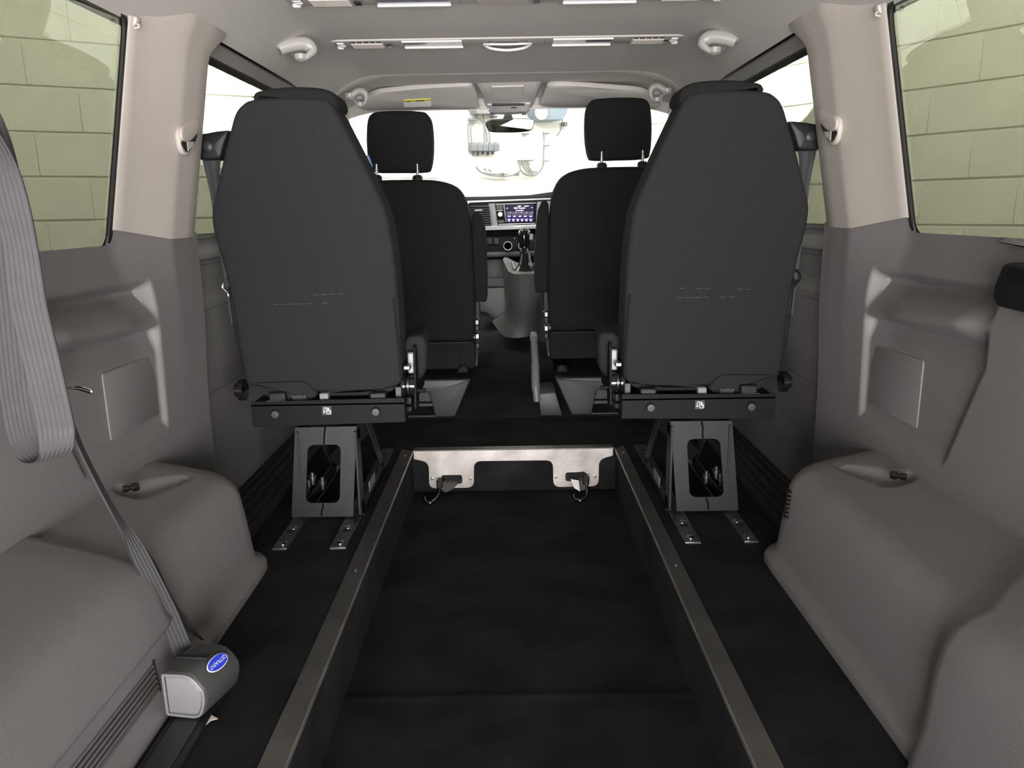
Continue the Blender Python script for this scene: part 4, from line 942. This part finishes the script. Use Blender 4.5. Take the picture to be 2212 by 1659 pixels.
# dark shadow gaps above the visors' inner ends
# ---- grab handles
def handle(s, pts, y, lab, r=.0125, rise=.0, boss=None):
    c = Vector(P(*pts[0], y=y)); c.x *= -s
    h = thing('grab_handle', c, lab, 'grab handle', 'pale grey grab handles')
    pp = spline([P(a, b, y=y+dy) for a, b, dy in [(p[0], p[1], p[2] if len(p) > 2 else 0) for p in pts]], 6)
    MB().tube(pp, [r*(1-.62*sm(.45, .95, i/(len(pp)-1))) for i in range(len(pp))], 12).side(s).obj('grip', M_GRIP, parent=h, angle=80)
    bq = P(*boss, y=y+.06)
    MB().lathe(bq, (0, -.5, -.86), [(.030, -.02), (.028, -.004), (.018, .004), (.013, .006), (.011, .001), (0, .001)], 18).side(s).obj('mount', M_GRIP, parent=h)
    for e in (pp[0], pp[-1]):
        MB().lathe(e, (0, 0, -1), [(.018, -.015), (.017, -.002), (.010, .004), (0, .005)], 14).side(s).obj('end_cap', M_GRIP, parent=h)
for s in (-1, 1):
    handle(s, [(607, 104), (622, 99), (642, 95), (660, 95), (672, 103), (674, 111), (664, 122), (650, 130)], 2.28, '%s ceiling grab handle beside the front lamp strip' % SIDE[s], .019, boss=(643, 117))
    handle(s, [(756, 212), (764, 203), (775, 197), (786, 199), (791, 208), (788, 222), (778, 231)], 2.95, '%s grab handle on the windscreen pillar' % SIDE[s], .0125, boss=(778, 216))

# ---- ceiling lamp and vent strips
def lampstrip(y0, lab, front):
    zc_ = 1.2895; t = thing('ceiling_lamp_strip', (0, y0+.045, 1.275), lab, 'lamp strip', 'lamp and vent strips across the ceiling')
    def bx(n, x0, x1, ya, yb, z0, z1, m, bev=.003): return MB().bb(x0*.955, x1*.955, y0+ya, y0+yb, z0, z1).obj(n, m, parent=t, bevel=bev)
    pts = rnd([(-.52, 0, .03), (.52, 0, .03), (.52, .095, .04), (-.52, .095, .04)], .03, 5)
    MB().prism(pts, (0, y0, 1.2855), XU, YU, ZU, .010, .004, 3).obj('strip_body', M_STRIP, parent=t)
    zz = 1.285
    for s in (-1, 1):
        a = sorted((s*.14, s*.325)); bx('lamp_lens', a[0], a[1], .012, .085, zz-.002, zz+.002, M_LENS)
        bx('lens_edge', a[0], a[1], .080, .090, zz-.007, zz+.002, M_HEADL, .002)
        bx('lens_edge', a[0], a[1], .008, .014, zz-.004, zz+.002, M_HEADL, .001)
        a = sorted((s*.385, s*.485)); g = bx('vent_grille', a[0], a[1], .02, .082, zz-.003, zz+.002, M_PILLAR, .001)
        for k in range(5):
            x = a[0]+(k+.5)*.02; bx('vent_slot', x-.0082, x+.0082, .012, .019, zz-.002, zz+.002, M_SHADOW, .0005)
        for k in range(5): bx('vent_rib', a[0]+.002, a[1]-.002, .024+k*.012, .031+k*.012, zz-.0055, zz, M_PILLAR, .001)
        a = sorted((s*.505, s*.525))
        for k in range(3): bx('end_louvre', a[0], a[1], .018+k*.018, .026+k*.018, zz-.004, zz, M_HEADL, .001)
        MB().lathe((s*.502, y0+.078, zz), (0, 0, -1), [(.011, -.002), (.011, .003), (.008, .007), (0, .008)], 16).obj('roller', M_HEADL, parent=t)
        x = s*.37 if s < 0 else .492
        bx('rocker_switch', x-.008, x+.008, .05, .08, zz-.004, zz, M_GLOSS, .001)
        bx('panel_gap', s*.1175-.0008, s*.1175+.0008, .0, .094, zz-.0004, zz+.001, M_RETR, 0)
    if front:
        h = bx('handle_recess', -.062, .062, .03, .085, zz-.001, zz+.002, M_RETR, .003)
        bx('recess_slot', -.035, .035, .05, .075, zz-.0025, zz, M_SHADOW, .001)
        pp = spline([(-.07, y0+.06, zz-.002), (-.05, y0+.078, zz-.010), (0, y0+.088, zz-.014), (.05, y0+.078, zz-.010), (.07, y0+.06, zz-.002)], 6)
        MB().tube(pp, .0045, 10).obj('handle_bow', M_HEADL, parent=t)
        MB().tube(spline([(-.07, y0+.06, zz-.002), (-.05, y0+.04, zz-.006), (0, y0+.034, zz-.008), (.05, y0+.04, zz-.006), (.07, y0+.06, zz-.002)], 6), .0035, 10).obj('handle_bow', M_HEADL, parent=t)
    else:
        bx('centre_grille', -.075, .055, .02, .082, zz-.003, zz+.002, M_PILLAR, .001)
        bx('centre_switch', .066, .082, .06, .085, zz-.004, zz, M_GLOSS, .001)
lampstrip(2.405, 'pale lamp and vent strip across the ceiling, further from the camera', True)
lampstrip(1.915, 'pale lamp and vent strip across the ceiling, cut by the top of the picture', False)

# ================================================================== WHEELCHAIR OCCUPANT BELT, LEFT FOREGROUND
belt = thing('hanging_belt', (-.68, 1.05, .35), 'ribbed grey seat belt webbing hanging in a loop at the left edge', 'seat belt')
cl = []
for x0, y0, x1, y1, d in ((-90, 210, -20, 262, 1.02), (-62, 280, 10, 312, 1.0), (-36, 340, 38, 368, .985), (-12, 430, 58, 445, .98), (14, 520, 77, 548, .975), (30, 640, 92, 655, .97), (52, 740, 112, 744, .965), (72, 830, 134, 836, .96), (84, 900, 152, 905, .95), (90, 945, 157, 935, .945), (90, 985, 152, 968, .955), (78, 1000, 136, 984, .985), (60, 998, 110, 985, 1.015), (44, 985, 96, 968, 1.03), (24, 945, 82, 930, 1.045), (8, 870, 70, 862, 1.055), (-4, 780, 60, 776, 1.06), (-14, 660, 46, 658, 1.065), (-26, 520, 32, 520, 1.065), (-25, 380, 30, 380, 1.04), (-60, 260, -5, 260, 1.05), (-110, 170, -50, 180, 1.06)):
    a = P(x0, y0, y=d); b = P(x1, y1, y=d); cl.append(((a+b)/2, (b-a).normalized()*.047))
cc = spline([c for c, w in cl], 6); ww = spline([w for c, w in cl], 6)
MB().ribbon(list(zip(cc, ww)), .0018, 43, 7, .0006).obj('webbing', M_WEB, parent=belt, angle=80)
pts = [P(x, y, y=1.01) for x, y in ((128, 830), (140, 838), (155, 839), (168, 837), (185, 840), (198, 846), (186, 847), (170, 842), (155, 841))]
MB().tube(spline(pts, 4), .0022, 8).obj('chrome_clip', M_CHROME, parent=belt, label='small bright chrome clip')
st = thing('lap_strap', (-.56, 1.16, .08), 'thin dark strap running from the hanging belt down to the retractor', 'strap')
cl = []
for x0, y0, x1, y1, d in ((120, 850, 132, 852, 1.02), (150, 915, 158, 912, 1.03), (172, 975, 181, 970, 1.05), (212, 1055, 222, 1050, 1.08), (244, 1115, 256, 1108, 1.10), (262, 1150, 280, 1140, 1.12), (282, 1205, 316, 1190, 1.13), (310, 1262, 348, 1250, 1.14), (338, 1330, 382, 1318, 1.15), (362, 1385, 404, 1372, 1.155), (374, 1424, 414, 1395, 1.16)):
    a = P(x0, y0, y=d); b = P(x1, y1, y=d+.02); cl.append(((a+b)/2, b-a))
cc = spline([c for c, w in cl], 5); ww = spline([w for c, w in cl], 5)
MB().ribbon(list(zip(cc, ww)), .0018, 25, 5, .0006).obj('webbing', M_WEBD, parent=st, angle=80)
cl = []
for x0, y0, x1, y1, d in ((300, 1180, 316, 1190, 1.15), (322, 1215, 338, 1222, 1.17), (352, 1275, 362, 1275, 1.19), (382, 1340, 398, 1335, 1.21), (420, 1372, 440, 1384, 1.23)):
    a = P(x0, y0, y=d); b = P(x1, y1, y=d+.02); cl.append(((a+b)/2, b-a))
cc = spline([c for c, w in cl], 5); ww = spline([w for c, w in cl], 5)
MB().ribbon(list(zip(cc, ww)), .0018, 13, 3, .0005).obj('second_fold', M_WEBD, parent=st, angle=80)

# ---- retractor box on the floor, label and paper tag
rt = thing('belt_retractor', (-.54, 1.17, 0), 'dark grey belt retractor box with blue oval label on the floor', 'retractor')
ra = math.radians(-16)
RX = Vector((math.cos(ra), math.sin(ra)*.35, 0)).normalized(); RY = Vector((.28, .96, 0)).normalized()
base = P(358, 1546, z=.012)
W_, H_ = .072, .078
sect = rnd([(0, 0, .008), (W_*.86, -.004, .03), (W_, .03, .01), (W_*1.0, H_*.62, .03), (W_*.72, H_, .03), (0, H_, .006)], .01, 6)
MB().prism(sect, base, RX, ZU, RY, .092, .006, 4).obj('case', M_RETR, parent=rt, angle=50)
s2 = [v for v in offset(sect if area(sect) > 0 else sect[::-1], -.0075)]
MB().prism(s2, base-RY*.0006, RX, ZU, RY, .004, .001, 2).obj('end_cap', M_RETRF, parent=rt, angle=50)
ring = [base-RY*.0002+RX*v.x+ZU*v.y for v in offset(sect if area(sect) > 0 else sect[::-1], -.004)]
MB().tube(ring+[ring[0]], .0028, 8, False).obj('cap_rim', M_RETRF, parent=rt, angle=80)
lc = base + RX*(W_*.86) + ZU*(H_*.875) + RY*.045
ln = (RX*.72+ZU*.70).normalized(); lu = RY; lv = lu.cross(ln).normalized()
lv = ln.cross(lu).normalized()
pts = [lc+ln*.0035+lu*(.024*math.cos(2*math.pi*k/32))+lv*(.0115*math.sin(2*math.pi*k/32)) for k in range(32)]
MB().rings([pts, [p+ln*.001 for p in pts]]).obj('oval_rim', M_WHITE, parent=rt)
pts = [lc+ln*.0046+lu*(.0225*math.cos(2*math.pi*k/32))+lv*(.0102*math.sin(2*math.pi*k/32)) for k in range(32)]
MB().rings([pts, [p+ln*.0008 for p in pts]]).obj('oval_label', M_BLUE, parent=rt)
textmb('QSTRAINT', lc+ln*.0058, -lu, -lv, .0088).obj('label_text', M_WHITE, parent=rt, smooth=False, recalc=False)
MB().box(base+RX*.024+ZU*(H_+.0015)+RY*.045, (.052, .010, .004), Matrix((RX, RY, ZU)).transposed()).obj('strap_mouth', M_SHADOW, parent=rt, bevel=.001)
MB().bb(base.x-.0, base.x+.06, base.y+.01, base.y+.085, .0, .014).obj('mount_foot', M_BLKS, parent=rt)
tr = thing('floor_track', (-.53, .8, 0), 'black anchor track on the carpet under the belt retractor', 'track')
MB().bb(-.563, -.50, .3, 1.16, .0004, .006).obj('track_bar', M_RUB, parent=tr, bevel=.001)
MB().bb(-.553, -.512, .3, 1.12, .006, .0085).obj('track_web', M_BLKG, parent=tr, bevel=.001)
q = [P(x, y, z=.003) for x, y in ((452, 1537), (460, 1547), (471, 1553), (456, 1557), (444, 1567), (433, 1566), (440, 1553))]
MB().rings([q, [p+ZU*.0008 for p in q]]).obj('paper_tag', M_PAPER, smooth=False, label='torn white paper tag lying beside the belt retractor', cat='tag')

# ================================================================== EQUIPMENT ON THE GARAGE WALL AHEAD
def wa(px, py, off=.02): return PP(px, py, GA0+GAN*off, GAN)
def wbox(n, x0, y0, x1, y1, m, th=.05, par=None, bev=.003, **k):
    q = [wa(x0, y0, .001), wa(x1, y0, .001), wa(x1, y1, .001), wa(x0, y1, .001)]
    return MB().rings([q, [p+GAN*th for p in q]]).obj(n, m, parent=par, bevel=bev, **k)
b0 = wa(1040, 330); sk = thing('socket_rack', b0, 'row of five grey sockets on the white wall beyond the windscreen', 'sockets')
for k in range(5):
    wbox('socket_box', 1011+k*11.7, 309, 1022.2+k*11.7, 327.5, M_EQ, .07, sk)
    wbox('socket_stud', 1019+k*11.2, 310, 1020.5+k*11.2, 312.5, M_WHITE, .075, sk, 0)
for x, y in ((1019.5, 337), (1029.5, 337), (1039.5, 334), (1051, 336), (1061, 334)): wbox('plug', x, 328, x+2, y, M_EQ, .03, sk)
for i, pl in enumerate(([(1011, 266), (1011, 290), (1012.5, 309)], [(1017, 267), (1017, 290), (1019, 309)], [(1016, 246), (1028, 252), (1042, 264), (1046, 280), (1046.5, 309)], [(1020, 246), (1034, 256), (1044, 264), (1051, 290), (1052, 309)], [(1044, 245), (1046, 260), (1056, 284), (1057.5, 300), (1057.5, 310)])):
    o = MB().tube(spline([wa(x, y, .03) for x, y in pl], 5), .006, 6).obj('wall_cable', M_CABLE, label='thin grey cable %s above the socket row' % ('first', 'second', 'third', 'fourth', 'fifth')[i] + ' from the left', cat='cable', group='cables above the sockets')
for (x0, y0, x1, y1, m, lab) in ((1010, 256, 1023, 262, M_EQ, 'small grey plate above the leftmost wall cables'), (1010, 265, 1025, 267.5, M_EQ, 'thin grey bracket over the leftmost wall cables'), (1058, 251, 1071, 255, M_EQ, 'small pale sign left of the mirror stalk'), (1126, 288, 1139, 291.5, M_EQ, 'small grey plate below the mirror')):
    wbox('wall_plate', x0, y0, x1, y1, m, .03, label=lab, cat='plate')
rl = thing('hose_reel', wa(1175, 262), 'blue-grey hose reel cabinet on the wall right of the mirror', 'hose reel')
q = [wa(x, y, .001) for x, y in ((1132, 232), (1195, 228), (1203, 240), (1197, 255), (1190, 264), (1150, 264), (1140, 250))]
MB().rings([q, [p+GAN*.15 for p in q]]).obj('cabinet', M_EQB, parent=rl, bevel=.004)
c = wa(1168, 244, .155)
MB().lathe(c, GAN, [(.045, 0), (.045, .015), (.03, .02), (.028, .004), (0, .004)], 20).obj('reel_ring', M_HEADL, parent=rl)
q = [wa(x, y, .001) for x, y in ((1010, 234), (1062, 230), (1066, 249), (1018, 249))]
tk = MB().rings([q, [p+GAN*.1 for p in q]]).obj('wall_trunking', M_CABLE, label='grey ribbed duct on the wall left of the overhead console', cat='duct')
rk = thing('hose_rack', wa(1130, 347), 'rack of looped pale hoses low on the white wall', 'hose rack')
wbox('rack_bar', 1116, 346, 1146, 348.5, M_CABLE, .05, rk)
for pl in ([(1122, 348), (1123, 362), (1130, 374), (1145, 379), (1160, 376), (1172, 360), (1174, 340), (1175, 300), (1173, 284)], [(1128, 348), (1132, 362), (1142, 372), (1152, 376)], [(1134, 348), (1138, 362), (1147, 371)], [(1139, 348), (1142, 360), (1150, 371), (1160, 371)],
           [(1028, 360), (1034, 368), (1044, 374), (1060, 379), (1085, 381), (1105, 379), (1118, 374), (1124, 368)], [(1044, 373), (1062, 376), (1085, 377), (1098, 376)], [(1046, 363), (1050, 369)], [(1056, 366), (1061, 371)]):
    MB().tube(spline([wa(x, y, .04) for x, y in pl], 5), .006, 6).obj('hose', M_CABLE, parent=rk)
for x, y in ((1172, 289), (1173, 315), (1171, 348)): wbox('hose_clip', x, y, x+7, y+1.5, M_EQ, .06, rk, 0)
for x, y in ((1079, 374), (1111, 374)): wbox('hose_clip', x, y, x+1.6, y+6, M_EQ, .06, rk, 0)
cd_ = thing('pull_cord', wa(1214, 280), 'thin hanging cord with a small switch at the far right of the wall', 'cord')
MB().tube(spline([wa(x, y, .03) for x, y in ((1216, 230), (1215.5, 250), (1214, 270), (1210, 284), (1203, 293))], 4), .004, 6).obj('cord', M_CABLE, parent=cd_)
wbox('cord_switch', 1211, 265, 1218, 274, M_EQ, .05, cd_)

# ================================================================== small pieces belong to the part they sit on
SUB = {'guide_cap': 'belt_guide', 'pictogram': 'pictogram_sticker', 'rubber_stop': 'mounting_plate', 'recliner_ring': 'recliner', 'recliner_link': 'recliner',
       'weld_seam': 'pedestal', 'weld_bead': 'pedestal', 'rating_label': 'pedestal', 'stitching': 'backrest', 'cover_zip': 'backrest', 'cover_flap': 'backrest',
       'cover_hem': 'backrest', 'headrest_post': 'headrest', 'seam': 'back_apron', 'apron_panel': 'back_apron', 'armrest_end': 'armrest', 'tag_mark': 'airbag_tag',
       'label_yellow': 'visor_board', 'label_white': 'visor_board', 'label_triangle': 'visor_board', 'label_text_bar': 'visor_board', 'label_ring': 'visor_board',
       'label_bar': 'visor_board', 'label_mark': 'visor_board', 'label_text': 'oval_label', 'oval_rim': 'oval_label', 'cap_rim': 'end_cap',
       'lamp_switch': 'console_shell', 'console_slot': 'console_shell', 'airbag_light': 'console_shell', 'lock_button': 'gear_knob', 'gear_letter': 'gear_indicator',
       'recess_slot': 'handle_recess', 'vent_tab': 'air_vent', 'hook_ferrule': 'steel_hook', 'printed_tag': 'webbing', 'runner_hook': 'seat_runner', 'grip_cap': 'lever'}
for t in [o for o in COL.objects if o.type == 'EMPTY']:
    kids = list(t.children); first = {}
    for k in kids: first.setdefault(k.name.split('.')[0], k)
    for k in kids:
        host = first.get(SUB.get(k.name.split('.')[0], ''))
        if host is not None and host is not k: k.parent = host
